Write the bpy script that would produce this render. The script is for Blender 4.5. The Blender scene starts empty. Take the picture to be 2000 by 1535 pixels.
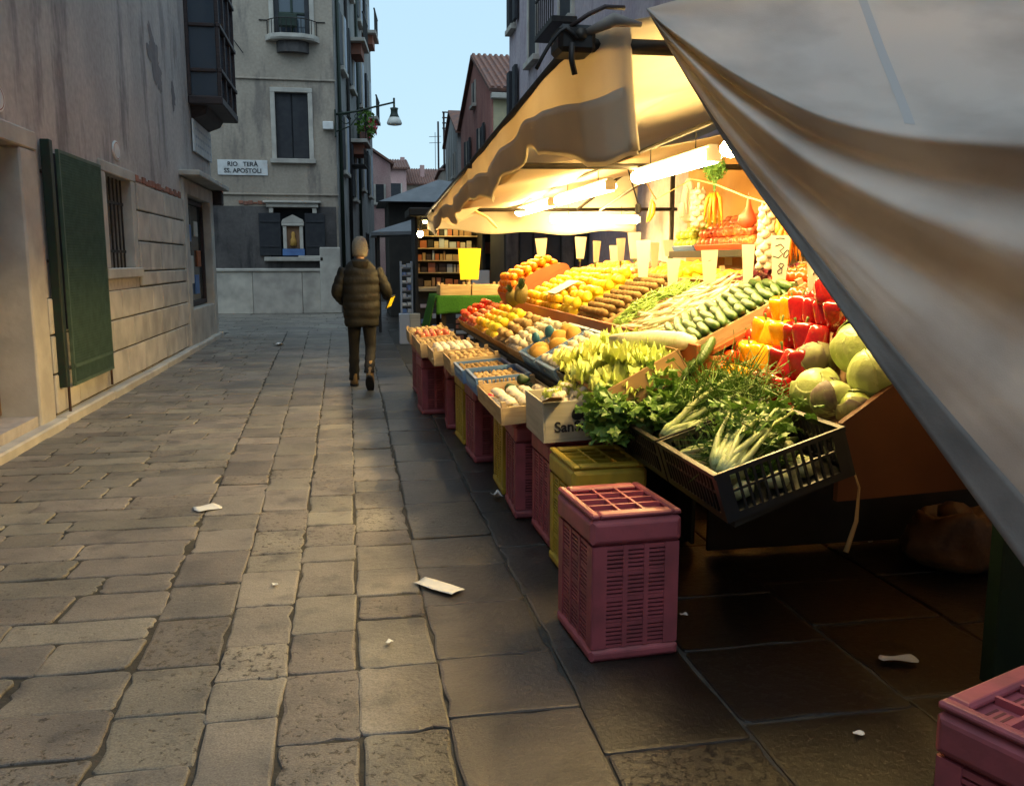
import bpy, bmesh, math, random
from mathutils import Vector, Matrix, Euler, noise
random.seed(7)
R = math.radians
PI = math.pi
C = bpy.context.scene.collection
SC = bpy.context.scene

# ------------------------------------------------------------------ camera, sky, light, exposure
cam_d = bpy.data.cameras.new('camera'); cam = bpy.data.objects.new('camera', cam_d); C.objects.link(cam)
cam.location = (0, 0, 1.5)
cam_d.sensor_width = 36; cam_d.lens = 36*1700/2000; cam_d.clip_end = 600; cam_d.clip_start = .05
cam.rotation_euler = (PI/2 - .15004, 0, -.17839)
SC.camera = cam
SC.render.resolution_x = 1024; SC.render.resolution_y = 785

world = bpy.data.worlds.new('World'); SC.world = world; world.use_nodes = True
wn = world.node_tree.nodes; wl = world.node_tree.links
bg = wn['Background']
sky = wn.new('ShaderNodeTexSky'); sky.sky_type = 'NISHITA'; sky.sun_disc = False
SUN_EL, SUN_AZ = R(62), R(200)
sky.sun_elevation = SUN_EL; sky.sun_rotation = SUN_AZ; sky.air_density = 1.6; sky.dust_density = .6; sky.ozone_density = 3.0
# an even, blue overcast veil over the clear dusk sky
veil = wn.new('ShaderNodeMix'); veil.data_type = 'RGBA'; veil.inputs[0].default_value = .85
veil.inputs[7].default_value = (3.25, 4.8, 5.9, 1)
wl.new(sky.outputs[0], veil.inputs[6]); wl.new(veil.outputs[2], bg.inputs[0])
bg.inputs[1].default_value = .085
sun_d = bpy.data.lights.new('sun', 'SUN'); sun = bpy.data.objects.new('sun', sun_d); C.objects.link(sun)
sun_d.energy = .5; sun_d.angle = R(70); sun_d.color = (.86, .93, 1)
sun.rotation_euler = (PI/2 - SUN_EL, 0, R(180) - SUN_AZ)
vs = SC.view_settings; vs.view_transform = 'Standard'; vs.look = 'None'; vs.exposure = 1.05; vs.gamma = 1; vs.use_curve_mapping = False
SC.cycles.max_bounces = 6; SC.cycles.diffuse_bounces = 3; SC.cycles.glossy_bounces = 3; SC.cycles.transmission_bounces = 4
SC.cycles.caustics_reflective = False; SC.cycles.caustics_refractive = False; SC.cycles.sample_clamp_indirect = 6

LAMP = (1, .69, .255)

# ------------------------------------------------------------------ materials
MATS = {}
def mat(name, col, col2=None, scale=6, rough=.75, bump=0, bscale=40, var=0, hue=0, spec=.4, metal=0, detail=4, lo=.35, hi=.65, trans=0, sss=0, stretch=None, isl=0, coat=0):
    """procedural material: two colours mixed by noise, bump, a little change from object to object"""
    if name in MATS: return MATS[name]
    m = bpy.data.materials.new(name); m.use_nodes = True; MATS[name] = m
    nt = m.node_tree; N = nt.nodes; L = nt.links
    b = N['Principled BSDF']; out = N['Material Output']
    b.inputs['Roughness'].default_value = rough; b.inputs['Metallic'].default_value = metal
    b.inputs['Specular IOR Level'].default_value = spec
    if coat: b.inputs['Coat Weight'].default_value = coat; b.inputs['Coat Roughness'].default_value = .15
    tc = N.new('ShaderNodeTexCoord'); vec = tc.outputs['Object']
    oi = N.new('ShaderNodeObjectInfo')
    off = N.new('ShaderNodeVectorMath'); off.operation = 'MULTIPLY_ADD'
    comb = N.new('ShaderNodeCombineXYZ')
    for i in range(3): L.new(oi.outputs['Random'], comb.inputs[i])
    off.inputs[1].default_value = (17, 29, 41)
    L.new(comb.outputs[0], off.inputs[0]); L.new(vec, off.inputs[2]); vec = off.outputs[0]
    if stretch:
        mp = N.new('ShaderNodeMapping'); mp.inputs['Scale'].default_value = stretch
        L.new(vec, mp.inputs[0]); vec = mp.outputs[0]
    colsock = None
    if col2:
        no = N.new('ShaderNodeTexNoise'); no.inputs['Scale'].default_value = scale; no.inputs['Detail'].default_value = detail
        L.new(vec, no.inputs['Vector'])
        mr = N.new('ShaderNodeMapRange'); mr.inputs['From Min'].default_value = lo; mr.inputs['From Max'].default_value = hi
        L.new(no.outputs[0], mr.inputs[0])
        mx = N.new('ShaderNodeMix'); mx.data_type = 'RGBA'
        mx.inputs[6].default_value = (*col, 1); mx.inputs[7].default_value = (*col2, 1)
        L.new(mr.outputs[0], mx.inputs[0]); colsock = mx.outputs[2]
    if var or hue:
        hs = N.new('ShaderNodeHueSaturation')
        if colsock: L.new(colsock, hs.inputs['Color'])
        else: hs.inputs['Color'].default_value = (*col, 1)
        rnd = oi.outputs['Random']
        if isl:
            g = N.new('ShaderNodeNewGeometry'); ad = N.new('ShaderNodeMath'); ad.operation = 'ADD'
            L.new(g.outputs['Random Per Island'], ad.inputs[0]); L.new(rnd, ad.inputs[1])
            fr = N.new('ShaderNodeMath'); fr.operation = 'FRACT'; L.new(ad.outputs[0], fr.inputs[0]); rnd = fr.outputs[0]
        r1 = N.new('ShaderNodeMapRange'); r1.inputs['To Min'].default_value = 1-var; r1.inputs['To Max'].default_value = 1+var
        L.new(rnd, r1.inputs[0]); L.new(r1.outputs[0], hs.inputs['Value'])
        r3 = N.new('ShaderNodeMath'); r3.operation = 'MULTIPLY'; r3.inputs[1].default_value = 7.31; L.new(rnd, r3.inputs[0])
        r4 = N.new('ShaderNodeMath'); r4.operation = 'FRACT'; L.new(r3.outputs[0], r4.inputs[0])
        r2 = N.new('ShaderNodeMapRange'); r2.inputs['To Min'].default_value = .5-hue; r2.inputs['To Max'].default_value = .5+hue
        L.new(r4.outputs[0], r2.inputs[0]); L.new(r2.outputs[0], hs.inputs['Hue'])
        colsock = hs.outputs[0]
    if colsock: L.new(colsock, b.inputs['Base Color'])
    else: b.inputs['Base Color'].default_value = (*col, 1)
    if bump:
        nb = N.new('ShaderNodeTexNoise'); nb.inputs['Scale'].default_value = bscale; nb.inputs['Detail'].default_value = 3
        L.new(vec, nb.inputs['Vector'])
        bp = N.new('ShaderNodeBump'); bp.inputs['Strength'].default_value = bump; bp.inputs['Distance'].default_value = .01
        L.new(nb.outputs[0], bp.inputs['Height']); L.new(bp.outputs[0], b.inputs['Normal'])
    if sss:
        b.inputs['Subsurface Weight'].default_value = sss; b.inputs['Subsurface Radius'].default_value = (.02, .02, .01); b.inputs['Subsurface Scale'].default_value = .3
    if trans:
        tr = N.new('ShaderNodeBsdfTranslucent'); ms = N.new('ShaderNodeMixShader'); ms.inputs[0].default_value = trans
        if colsock: L.new(colsock, tr.inputs[0])
        else: tr.inputs[0].default_value = (*col, 1)
        L.new(b.outputs[0], ms.inputs[1]); L.new(tr.outputs[0], ms.inputs[2]); L.new(ms.outputs[0], out.inputs[0])
    return m
def emit(name, col, strength):
    m = bpy.data.materials.new(name); m.use_nodes = True; N = m.node_tree.nodes
    b = N['Principled BSDF']; b.inputs['Base Color'].default_value = (.8, .8, .8, 1)
    b.inputs['Emission Color'].default_value = (*col, 1); b.inputs['Emission Strength'].default_value = strength
    MATS[name] = m; return m

# wear with a shape of its own: plaster whose coat has weathered in streaks and patches
def plaster(name, base, light, dark, ysc=(1, 1, .6), patch=None):
    m = mat(name, base, light, scale=1.0, rough=.9, bump=.22, bscale=18, detail=7, stretch=ysc, spec=.15)
    nt = m.node_tree; N = nt.nodes; L = nt.links; b = N['Principled BSDF']
    src = b.inputs['Base Color'].links[0].from_socket
    tc = N.new('ShaderNodeTexCoord')
    mp = N.new('ShaderNodeMapping'); mp.inputs['Scale'].default_value = (2.3, 2.3, .55); mp.inputs['Location'].default_value = (3.1, 1.7, 8.2)
    L.new(tc.outputs['Object'], mp.inputs[0])
    no = N.new('ShaderNodeTexNoise'); no.inputs['Scale'].default_value = .9; no.inputs['Detail'].default_value = 8; no.inputs['Roughness'].default_value = .62
    L.new(mp.outputs[0], no.inputs['Vector'])
    mr = N.new('ShaderNodeMapRange'); mr.inputs['From Min'].default_value = .52; mr.inputs['From Max'].default_value = .64; mr.inputs['To Max'].default_value = .8
    L.new(no.outputs[0], mr.inputs[0])
    mx = N.new('ShaderNodeMix'); mx.data_type = 'RGBA'; L.new(mr.outputs[0], mx.inputs[0]); L.new(src, mx.inputs[6]); mx.inputs[7].default_value = (*dark, 1)
    n2 = N.new('ShaderNodeTexNoise'); n2.inputs['Scale'].default_value = 14; n2.inputs['Detail'].default_value = 6
    L.new(tc.outputs['Object'], n2.inputs['Vector'])
    m2 = N.new('ShaderNodeMapRange'); m2.inputs['From Min'].default_value = .3; m2.inputs['From Max'].default_value = .7; m2.inputs['To Min'].default_value = .88; m2.inputs['To Max'].default_value = 1.1
    L.new(n2.outputs[0], m2.inputs[0])
    mu = N.new('ShaderNodeVectorMath'); mu.operation = 'SCALE'; L.new(mx.outputs[2], mu.inputs[0]); L.new(m2.outputs[0], mu.inputs['Scale'])
    L.new(mu.outputs[0], b.inputs['Base Color'])
    return m
plaster('plaster_left', (.39, .355, .335), (.50, .455, .42), (.20, .18, .178))
plaster('bare_render', (.20, .175, .175), (.26, .23, .22), (.13, .12, .125))
plaster('plaster_end', (.31, .265, .215), (.39, .335, .27), (.19, .165, .145))
plaster('plaster_dark', (.065, .06, .06), (.12, .11, .105), (.035, .035, .038), ysc=(1, 1, 1))
plaster('plaster_pink', (.42, .25, .24), (.5, .34, .31), (.3, .2, .2))
plaster('plaster_mauve', (.36, .30, .34), (.44, .38, .40), (.26, .21, .24))
plaster('plaster_red', (.40, .17, .14), (.48, .24, .20), (.28, .13, .12))
plaster('plaster_grey', (.23, .225, .22), (.32, .31, .29), (.14, .14, .14))
mat('yellow_plaster', (.5, .44, .26), (.42, .37, .24), rough=.9)
mat('istrian_stone', (.50, .47, .41), (.36, .33, .29), scale=3, rough=.8, bump=.25, bscale=25, detail=8, var=.07)
mat('ashlar', (.54, .50, .43), (.36, .33, .29), scale=2.6, rough=.85, bump=.4, bscale=28, detail=9, var=.10, hue=.006)
mat('bare_brick', (.33, .12, .07), (.24, .12, .09), scale=9, rough=.95, bump=.5, var=.2)
mat('door_wood', (.27, .15, .08), (.16, .09, .05), scale=4, rough=.6, bump=.3, stretch=(8, 8, .7), var=.15)
mat('dark_shutter', (.018, .02, .026), (.03, .032, .036), scale=6, rough=.7)
mat('black_iron', (.012, .013, .014), (.03, .024, .02), scale=20, rough=.55, metal=.2)
mat('green_iron', (.008, .026, .015), (.016, .02, .014), scale=18, rough=.5)
mat('mesh_green', (.07, .115, .08), (.05, .085, .055), scale=10, rough=.55)
mat('rust', (.07, .03, .018), (.03, .02, .015), scale=25, rough=.85)
mat('roof_tile', (.22, .10, .065), (.13, .08, .07), scale=5, rough=.9, bump=.5, var=.2)
mat('dark_wood', (.05, .032, .03), (.03, .02, .02), scale=5, rough=.6, bump=.2, stretch=(1, 1, 6))
mat('plaque', (.66, .67, .66), (.52, .53, .52), scale=6, rough=.5, detail=8)
mat('ink', (.02, .02, .024), rough=.7)
mat('lamp_glass', (.55, .55, .5), rough=.35)
mat('white_plastic', (.7, .7, .68), (.6, .6, .57), rough=.45)
def glassmat(name, col, rough=.08):
    m = mat(name, col, rough=rough, spec=.8); return m
glassmat('window_glass', (.03, .04, .05)); glassmat('shop_glass', (.05, .055, .05), .05); glassmat('bay_glass', (.05, .065, .085), .06)
mat('mortar', (.055, .05, .042), (.03, .028, .024), scale=12, rough=.95, bump=.5, bscale=60)

# worn trachyte paving; wet by the stall, with shade under it painted in
def paving_material():
    m = mat('paving', (.225, .20, .165), (.14, .127, .112), scale=2.2, rough=.62, bump=0, var=.22, hue=.018, isl=1, detail=8, spec=.5)
    nt = m.node_tree; N = nt.nodes; L = nt.links; b = N['Principled BSDF']
    src = b.inputs['Base Color'].links[0].from_socket
    tc = N.new('ShaderNodeTexCoord'); P = tc.outputs['Object']
    v = N.new('ShaderNodeTexNoise'); v.inputs['Scale'].default_value = 30; v.inputs['Detail'].default_value = 8; v.inputs['Roughness'].default_value = .72
    L.new(P, v.inputs['Vector'])
    g = N.new('ShaderNodeNewGeometry')
    # only some of the slabs are pitted
    ob = N.new('ShaderNodeObjectInfo'); ad = N.new('ShaderNodeMath'); ad.operation = 'ADD'
    L.new(g.outputs['Random Per Island'], ad.inputs[0]); L.new(ob.outputs['Random'], ad.inputs[1])
    m5 = N.new('ShaderNodeMath'); m5.operation = 'MULTIPLY'; m5.inputs[1].default_value = 3.77; L.new(ad.outputs[0], m5.inputs[0])
    f5 = N.new('ShaderNodeMath'); f5.operation = 'FRACT'; L.new(m5.outputs[0], f5.inputs[0])
    th = N.new('ShaderNodeMapRange'); th.inputs['To Min'].default_value = .30; th.inputs['To Max'].default_value = .455; L.new(f5.outputs[0], th.inputs[0])
    lt = N.new('ShaderNodeMath'); lt.operation = 'SUBTRACT'; L.new(th.outputs[0], lt.inputs[0]); L.new(v.outputs[0], lt.inputs[1])
    pit = N.new('ShaderNodeMapRange'); pit.inputs['From Min'].default_value = 0; pit.inputs['From Max'].default_value = .035; L.new(lt.outputs[0], pit.inputs[0])
    mx = N.new('ShaderNodeMix'); mx.data_type = 'RGBA'; L.new(pit.outputs[0], mx.inputs[0]); L.new(src, mx.inputs[6]); mx.inputs[7].default_value = (.055, .045, .04, 1)
    # trodden-in stains, gum
    s = N.new('ShaderNodeTexNoise'); s.inputs['Scale'].default_value = 5.5; s.inputs['Detail'].default_value = 4; L.new(P, s.inputs['Vector'])
    sm = N.new('ShaderNodeMapRange'); sm.inputs['From Min'].default_value = .54; sm.inputs['From Max'].default_value = .70; sm.inputs['To Max'].default_value = .6; L.new(s.outputs[0], sm.inputs[0])
    mx2 = N.new('ShaderNodeMix'); mx2.data_type = 'RGBA'; L.new(sm.outputs[0], mx2.inputs[0]); L.new(mx.outputs[2], mx2.inputs[6]); mx2.inputs[7].default_value = (.06, .055, .055, 1)
    # wet mask; its darkening also paints in shade toward the stall
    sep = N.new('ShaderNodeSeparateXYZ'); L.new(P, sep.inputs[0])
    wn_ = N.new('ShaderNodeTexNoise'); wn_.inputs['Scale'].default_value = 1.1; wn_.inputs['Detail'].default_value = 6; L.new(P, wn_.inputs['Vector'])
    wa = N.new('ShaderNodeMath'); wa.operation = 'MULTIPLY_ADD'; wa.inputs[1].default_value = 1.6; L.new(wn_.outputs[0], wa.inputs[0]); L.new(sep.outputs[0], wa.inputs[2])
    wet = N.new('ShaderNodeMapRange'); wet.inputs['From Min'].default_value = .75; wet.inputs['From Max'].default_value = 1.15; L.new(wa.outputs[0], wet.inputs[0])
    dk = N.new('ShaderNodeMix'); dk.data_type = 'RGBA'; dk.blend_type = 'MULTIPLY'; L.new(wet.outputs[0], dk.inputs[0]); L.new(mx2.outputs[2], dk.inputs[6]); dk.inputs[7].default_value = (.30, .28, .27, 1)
    # grain of the stone, and painted shade that darkens the slabs under the stall
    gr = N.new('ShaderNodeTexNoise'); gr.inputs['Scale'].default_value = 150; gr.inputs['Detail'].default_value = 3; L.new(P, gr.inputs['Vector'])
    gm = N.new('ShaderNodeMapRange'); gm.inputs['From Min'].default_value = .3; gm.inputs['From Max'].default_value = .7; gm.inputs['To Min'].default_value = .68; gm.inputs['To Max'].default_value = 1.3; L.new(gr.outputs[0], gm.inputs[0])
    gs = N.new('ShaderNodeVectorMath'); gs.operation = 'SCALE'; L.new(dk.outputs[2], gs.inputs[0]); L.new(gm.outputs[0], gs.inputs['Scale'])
    stall_shade = N.new('ShaderNodeMapRange'); stall_shade.inputs['From Min'].default_value = 1.4; stall_shade.inputs['From Max'].default_value = 2.1; L.new(wa.outputs[0], stall_shade.inputs[0])
    dk2 = N.new('ShaderNodeMix'); dk2.data_type = 'RGBA'; dk2.blend_type = 'MULTIPLY'; L.new(stall_shade.outputs[0], dk2.inputs[0]); L.new(gs.outputs[0], dk2.inputs[6]); dk2.inputs[7].default_value = (.26, .24, .23, 1)
    L.new(dk2.outputs[2], b.inputs['Base Color'])
    ro = N.new('ShaderNodeMapRange'); ro.inputs['To Min'].default_value = .46; ro.inputs['To Max'].default_value = .31; L.new(wet.outputs[0], ro.inputs[0])
    rj = N.new('ShaderNodeMath'); rj.operation = 'MULTIPLY_ADD'; rj.inputs[1].default_value = .25; L.new(v.outputs[0], rj.inputs[0]); L.new(ro.outputs[0], rj.inputs[2])
    rs = N.new('ShaderNodeMath'); rs.operation = 'SUBTRACT'; rs.inputs[1].default_value = .1; L.new(rj.outputs[0], rs.inputs[0])
    L.new(rs.outputs[0], b.inputs['Roughness'])
    hgt = N.new('ShaderNodeMath'); hgt.operation = 'MULTIPLY_ADD'; hgt.inputs[1].default_value = -.9; L.new(pit.outputs[0], hgt.inputs[0]); L.new(v.outputs[0], hgt.inputs[2])
    bp = N.new('ShaderNodeBump'); bp.inputs['Strength'].default_value = .6; bp.inputs['Distance'].default_value = .009
    L.new(hgt.outputs[0], bp.inputs['Height']); L.new(bp.outputs[0], b.inputs['Normal'])
    return m
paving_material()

# stall materials
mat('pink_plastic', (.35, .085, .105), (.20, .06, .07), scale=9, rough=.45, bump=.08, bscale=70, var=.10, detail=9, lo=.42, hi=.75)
mat('pink_shade', (.10, .018, .028), rough=.7)  # darker copy of the crate pink, painting the shade inside
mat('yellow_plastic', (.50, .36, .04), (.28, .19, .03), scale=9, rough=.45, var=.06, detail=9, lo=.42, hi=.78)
mat('yellow_shade', (.12, .085, .01), rough=.7)  # darker copy of the crate yellow, painting the shade inside
mat('blue_plastic', (.10, .20, .42), (.08, .15, .34), scale=5, rough=.4)
mat('black_plastic', (.010, .010, .011), (.016, .016, .017), scale=5, rough=.33)
mat('pale_wood', (.48, .37, .22), (.36, .26, .15), scale=5, rough=.75, bump=.2, stretch=(1, 1, 8), var=.1, spec=.2)
mat('cardboard', (.34, .21, .11), (.28, .17, .09), scale=4, rough=.85, var=.12, spec=.15)
mat('printed_board', (.46, .42, .33), (.36, .33, .26), scale=3, rough=.7, stretch=(1, 1, 12))
mat('orange_board', (.36, .11, .035), (.28, .085, .03), scale=3, rough=.6, var=.05)
mat('dark_board', (.02, .018, .015), (.03, .026, .02), scale=5, rough=.8)
mat('green_paint', (.008, .022, .014), (.012, .03, .018), scale=5, rough=.5)
mat('turf', (.035, .13, .02), (.02, .08, .015), scale=90, rough=.95, bump=.9, bscale=160, spec=.1)
mat('canvas', (.63, .565, .45), (.54, .475, .37), scale=1.6, rough=.8, bump=.12, bscale=260, trans=.5, detail=7, spec=.12)
mat('canvas_outer', (.64, .595, .54), (.44, .385, .335), scale=3.1, lo=.42, hi=.78, rough=.55, bump=.14, bscale=240, trans=.33, detail=8, spec=.3)
mat('hem', (.25, .225, .20), (.18, .165, .15), scale=6, rough=.7, bump=.1, bscale=120)
mat('seam', (.33, .37, .43), rough=.6)
mat('seam_tape', (.50, .475, .45), rough=.55, trans=.2)
mat('canopy_grey', (.12, .13, .14), (.16, .17, .18), scale=3, rough=.7)
mat('brown_board', (.14, .05, .02), (.10, .035, .015), scale=3, rough=.6)
mat('pole', (.035, .032, .028), (.06, .05, .04), scale=14, rough=.5, metal=.5)
mat('ochre_cloth', (.36, .19, .05), (.28, .145, .04), scale=2, rough=.85, bump=.2, bscale=14)
mat('cord', (.55, .42, .2), rough=.8)
mat('card_white', (.60, .59, .53), (.54, .53, .46), scale=5, rough=.75, var=.03, trans=.15)
mat('card_yellow', (.80, .62, .02), rough=.7)
mat('paper', (.66, .66, .64), (.58, .58, .56), scale=9, rough=.8, bump=.2, bscale=30)
mat('bag_brown', (.15, .072, .026), (.075, .038, .018), scale=9, rough=.5, bump=.5, bscale=22)
# produce
mat('orange_skin', (.72, .26, .01), (.66, .21, .008), scale=9, rough=.42, bump=.12, bscale=220, var=.08, hue=.012)
mat('citrus_skin', (.76, .44, .015), (.70, .36, .012), scale=9, rough=.42, bump=.12, bscale=220, var=.06, hue=.015)
mat('lemon_skin', (.78, .60, .03), (.72, .55, .04), scale=9, rough=.45, bump=.1, bscale=200, var=.05)
mat('kiwi_skin', (.27, .17, .065), (.19, .115, .045), scale=22, rough=.9, bump=.3, bscale=150, var=.12)
mat('tomato_skin', (.55, .045, .012), (.50, .07, .012), scale=4, rough=.2, var=.12, hue=.012, spec=.6)
mat('tomato_orange', (.62, .13, .015), (.55, .08, .012), scale=4, rough=.25, var=.1, hue=.012, spec=.6)
mat('pepper_red', (.36, .010, .010), (.28, .008, .008), scale=6, rough=.14, var=.12, spec=.65, coat=.3)
mat('pepper_yellow', (.72, .38, .008), (.66, .30, .006), scale=6, rough=.16, var=.06, spec=.65, coat=.3)
mat('stem_green', (.10, .16, .03), (.07, .11, .02), scale=20, rough=.6)
mat('cucumber_skin', (.035, .085, .018), (.06, .12, .03), scale=3, rough=.35, bump=.2, bscale=60, var=.18, stretch=(12, 12, 1.2))
mat('cabbage_leaf', (.36, .45, .12), (.52, .58, .26), scale=7, rough=.38, bump=.5, bscale=26, var=.08, detail=6)
mat('cabbage_old', (.115, .085, .075), (.30, .32, .13), scale=5, rough=.6, bump=.35, bscale=16, lo=.5, hi=.62)
mat('lettuce_leaf', (.46, .56, .09), (.60, .66, .22), scale=8, rough=.45, bump=.3, bscale=50, trans=.2, var=.12, hue=.015)
mat('green_leaf', (.075, .17, .028), (.16, .29, .05), scale=14, rough=.45, bump=.3, bscale=60, trans=.18, var=.15, hue=.012, isl=1)
mat('celery_stalk', (.44, .54, .20), (.56, .63, .32), scale=9, rough=.4, bump=.25, bscale=40, stretch=(6, 6, .6), var=.08)
mat('fennel_white', (.50, .56, .28), (.60, .64, .40), scale=9, rough=.4, var=.05)
mat('carrot_skin', (.68, .21, .012), (.60, .16, .01), scale=12, rough=.5, bump=.15, bscale=90, var=.08)
mat('carrot_leaf', (.06, .16, .03), (.10, .22, .04), scale=20, rough=.6, trans=.15)
mat('mushroom_skin', (.68, .62, .50), (.58, .50, .38), scale=12, rough=.6, var=.06)
mat('potato_skin', (.42, .29, .13), (.33, .21, .09), scale=10, rough=.8, bump=.2, var=.12)
mat('garlic_skin', (.66, .60, .47), (.56, .48, .38), scale=9, rough=.55, bump=.15, var=.06)
mat('radicchio_leaf', (.16, .02, .035), (.42, .32, .28), scale=10, rough=.45, lo=.5, hi=.7)
mat('leek_white', (.74, .73, .60), (.60, .62, .40), scale=10, rough=.4, stretch=(8, 8, .6), var=.05)
mat('bean_green', (.20, .34, .06), (.28, .42, .09), scale=10, rough=.45, isl=1, var=.2, hue=.015)
mat('pineapple_skin', (.26, .19, .05), (.11, .10, .03), scale=30, rough=.7, bump=.9, bscale=45)
mat('apple_red', (.45, .05, .04), (.55, .22, .06), scale=5, rough=.3, var=.15, hue=.02)
mat('apple_green', (.36, .46, .06), (.42, .50, .12), scale=6, rough=.3, var=.08)
mat('pear_skin', (.55, .40, .06), (.48, .36, .07), scale=7, rough=.4, var=.1, hue=.012)
mat('radish_skin', (.50, .03, .06), rough=.35)
mat('avocado_skin', (.025, .06, .02), (.015, .035, .015), scale=20, rough=.45, bump=.3)
mat('melon_skin', (.52, .30, .06), (.42, .22, .05), scale=14, rough=.7, bump=.3)
mat('net_red', (.55, .09, .03), (.45, .06, .03), scale=8, rough=.5)
mat('blue_bag', (.03, .11, .20), (.05, .2, .3), scale=9, rough=.3)
mat('banana_skin', (.75, .52, .04), (.65, .42, .04), scale=7, rough=.5)
# people
mat('jacket_cloth', (.013, .012, .0095), (.009, .0085, .007), scale=9, rough=.6, bump=.4, bscale=30, spec=.25)
mat('trouser_cloth', (.008, .0075, .007), (.011, .0095, .0085), scale=8, rough=.85, bump=.3, bscale=30)
mat('beanie_knit', (.21, .19, .15), (.15, .135, .11), scale=60, rough=.95, bump=.6, bscale=120)
mat('boot_leather', (.22, .13, .045), (.14, .085, .03), scale=9, rough=.6)
mat('sole_rubber', (.02, .018, .016), rough=.8)
mat('skin_tone', (.45, .27, .2), rough=.5)
# ------------------------------------------------------------------ mesh helpers
WLOC = {}
class MB:
    def __init__(s): s.v = []; s.f = []
    def add(s, vs, fs):
        o = len(s.v); s.v += [Vector(p) for p in vs]; s.f += [tuple(i+o for i in f) for f in fs]; return s
    def box(s, x0, x1, y0, y1, z0, z1):
        return s.add([(x0,y0,z0),(x1,y0,z0),(x1,y1,z0),(x0,y1,z0),(x0,y0,z1),(x1,y0,z1),(x1,y1,z1),(x0,y1,z1)],
                     [(0,3,2,1),(4,5,6,7),(0,1,5,4),(1,2,6,5),(2,3,7,6),(3,0,4,7)])
    def cbox(s, x0, x1, y0, y1, z0, z1, c=.01):
        """box with chamfered edges"""
        vs = []; 
        X=(x0,x1);Y=(y0,y1);Z=(z0,z1)
        idx={}
        for i in (0,1):
            for j in (0,1):
                for k in (0,1):
                    sx=c if i==0 else -c; sy=c if j==0 else -c; sz=c if k==0 else -c
                    idx[i,j,k,0]=len(vs); vs.append((X[i],Y[j]+sy,Z[k]+sz))
                    idx[i,j,k,1]=len(vs); vs.append((X[i]+sx,Y[j],Z[k]+sz))
                    idx[i,j,k,2]=len(vs); vs.append((X[i]+sx,Y[j]+sy,Z[k]))
        fs=[]
        q=[(0,0),(1,0),(1,1),(0,1)]
        for i in (0,1):
            a=[idx[i,b,c_,0] for b,c_ in q]; fs.append(tuple(a if i else a[::-1]))
            a=[idx[b,i,c_,1] for b,c_ in q]; fs.append(tuple(a[::-1] if i else a))
            a=[idx[b,c_,i,2] for b,c_ in q]; fs.append(tuple(a if i else a[::-1]))
        for i in (0,1):
            for j in (0,1):
                fl=(i==j)
                a=[idx[i,j,0,0],idx[i,j,0,1],idx[i,j,1,1],idx[i,j,1,0]]; fs.append(tuple(a if fl else a[::-1]))
                a=[idx[i,0,j,2],idx[i,0,j,0],idx[i,1,j,0],idx[i,1,j,2]]; fs.append(tuple(a if fl else a[::-1]))
                a=[idx[0,i,j,1],idx[0,i,j,2],idx[1,i,j,2],idx[1,i,j,1]]; fs.append(tuple(a if fl else a[::-1]))
        for i in (0,1):
            for j in (0,1):
                for k in (0,1):
                    a=[idx[i,j,k,0],idx[i,j,k,1],idx[i,j,k,2]]; fs.append(tuple(a if (i+j+k)%2 else a[::-1]))
        return s.add(vs, fs)
    def bar(s, p, q, w, h=None):
        h = h or w; p = Vector(p); q = Vector(q); d = (q-p).normalized()
        up = Vector((0,0,1)) if abs(d.z) < .95 else Vector((0,1,0))
        a = d.cross(up).normalized()*w/2; b = a.cross(d).normalized()*h/2
        vs = [p-a-b,p+a-b,p+a+b,p-a+b,q-a-b,q+a-b,q+a+b,q-a+b]
        return s.add(vs, [(0,1,2,3),(7,6,5,4),(4,5,1,0),(5,6,2,1),(6,7,3,2),(7,4,0,3)])
    def tube(s, pts, r, n=8, cap=True):
        pts = [Vector(p) for p in pts]; o = len(s.v); m = len(pts)
        if not hasattr(r, '__len__'): r = [r]*m
        prev = None
        for i, p in enumerate(pts):
            d = (pts[min(i+1,m-1)]-pts[max(i-1,0)]).normalized()
            if prev is None:
                a = d.cross(Vector((0,0,1)) if abs(d.z) < .9 else Vector((1,0,0))).normalized()
            else: a = (prev - d*prev.dot(d)).normalized()
            prev = a; b = d.cross(a)
            for k in range(n):
                t = 2*PI*k/n; s.v.append(p + (a*math.cos(t)+b*math.sin(t))*r[i])
        for i in range(m-1):
            for k in range(n):
                s.f.append((o+i*n+k, o+i*n+(k+1)%n, o+(i+1)*n+(k+1)%n, o+(i+1)*n+k))
        if cap:
            s.f.append(tuple(o+k for k in range(n))[::-1]); s.f.append(tuple(o+(m-1)*n+k for k in range(n)))
        return s
    def rings(s, rs, cap=True):
        """rs: list of rings (lists of points of equal length)"""
        o = len(s.v); n = len(rs[0])
        for r in rs: s.v += [Vector(p) for p in r]
        for i in range(len(rs)-1):
            for k in range(n): s.f.append((o+i*n+k, o+i*n+(k+1)%n, o+(i+1)*n+(k+1)%n, o+(i+1)*n+k))
        if cap:
            s.f.append(tuple(o+k for k in range(n))[::-1]); s.f.append(tuple(o+(len(rs)-1)*n+k for k in range(n)))
        return s
    def lathe(s, prof, n=14, lobes=0, la=0, cen=(0,0,0)):
        rs = []
        for r, z in prof:
            rs.append([(cen[0]+r*(1+la*math.cos(lobes*2*PI*k/n))*math.cos(2*PI*k/n), cen[1]+r*(1+la*math.cos(lobes*2*PI*k/n))*math.sin(2*PI*k/n), cen[2]+z) for k in range(n)])
        return s.rings(rs)
    def grid(s, fn, nu, nv):
        o = len(s.v)
        for i in range(nu+1):
            for j in range(nv+1): s.v.append(Vector(fn(i/nu, j/nv)))
        for i in range(nu):
            for j in range(nv):
                a = o+i*(nv+1)+j; s.f.append((a, a+nv+1, a+nv+2, a+1))
        return s
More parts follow.
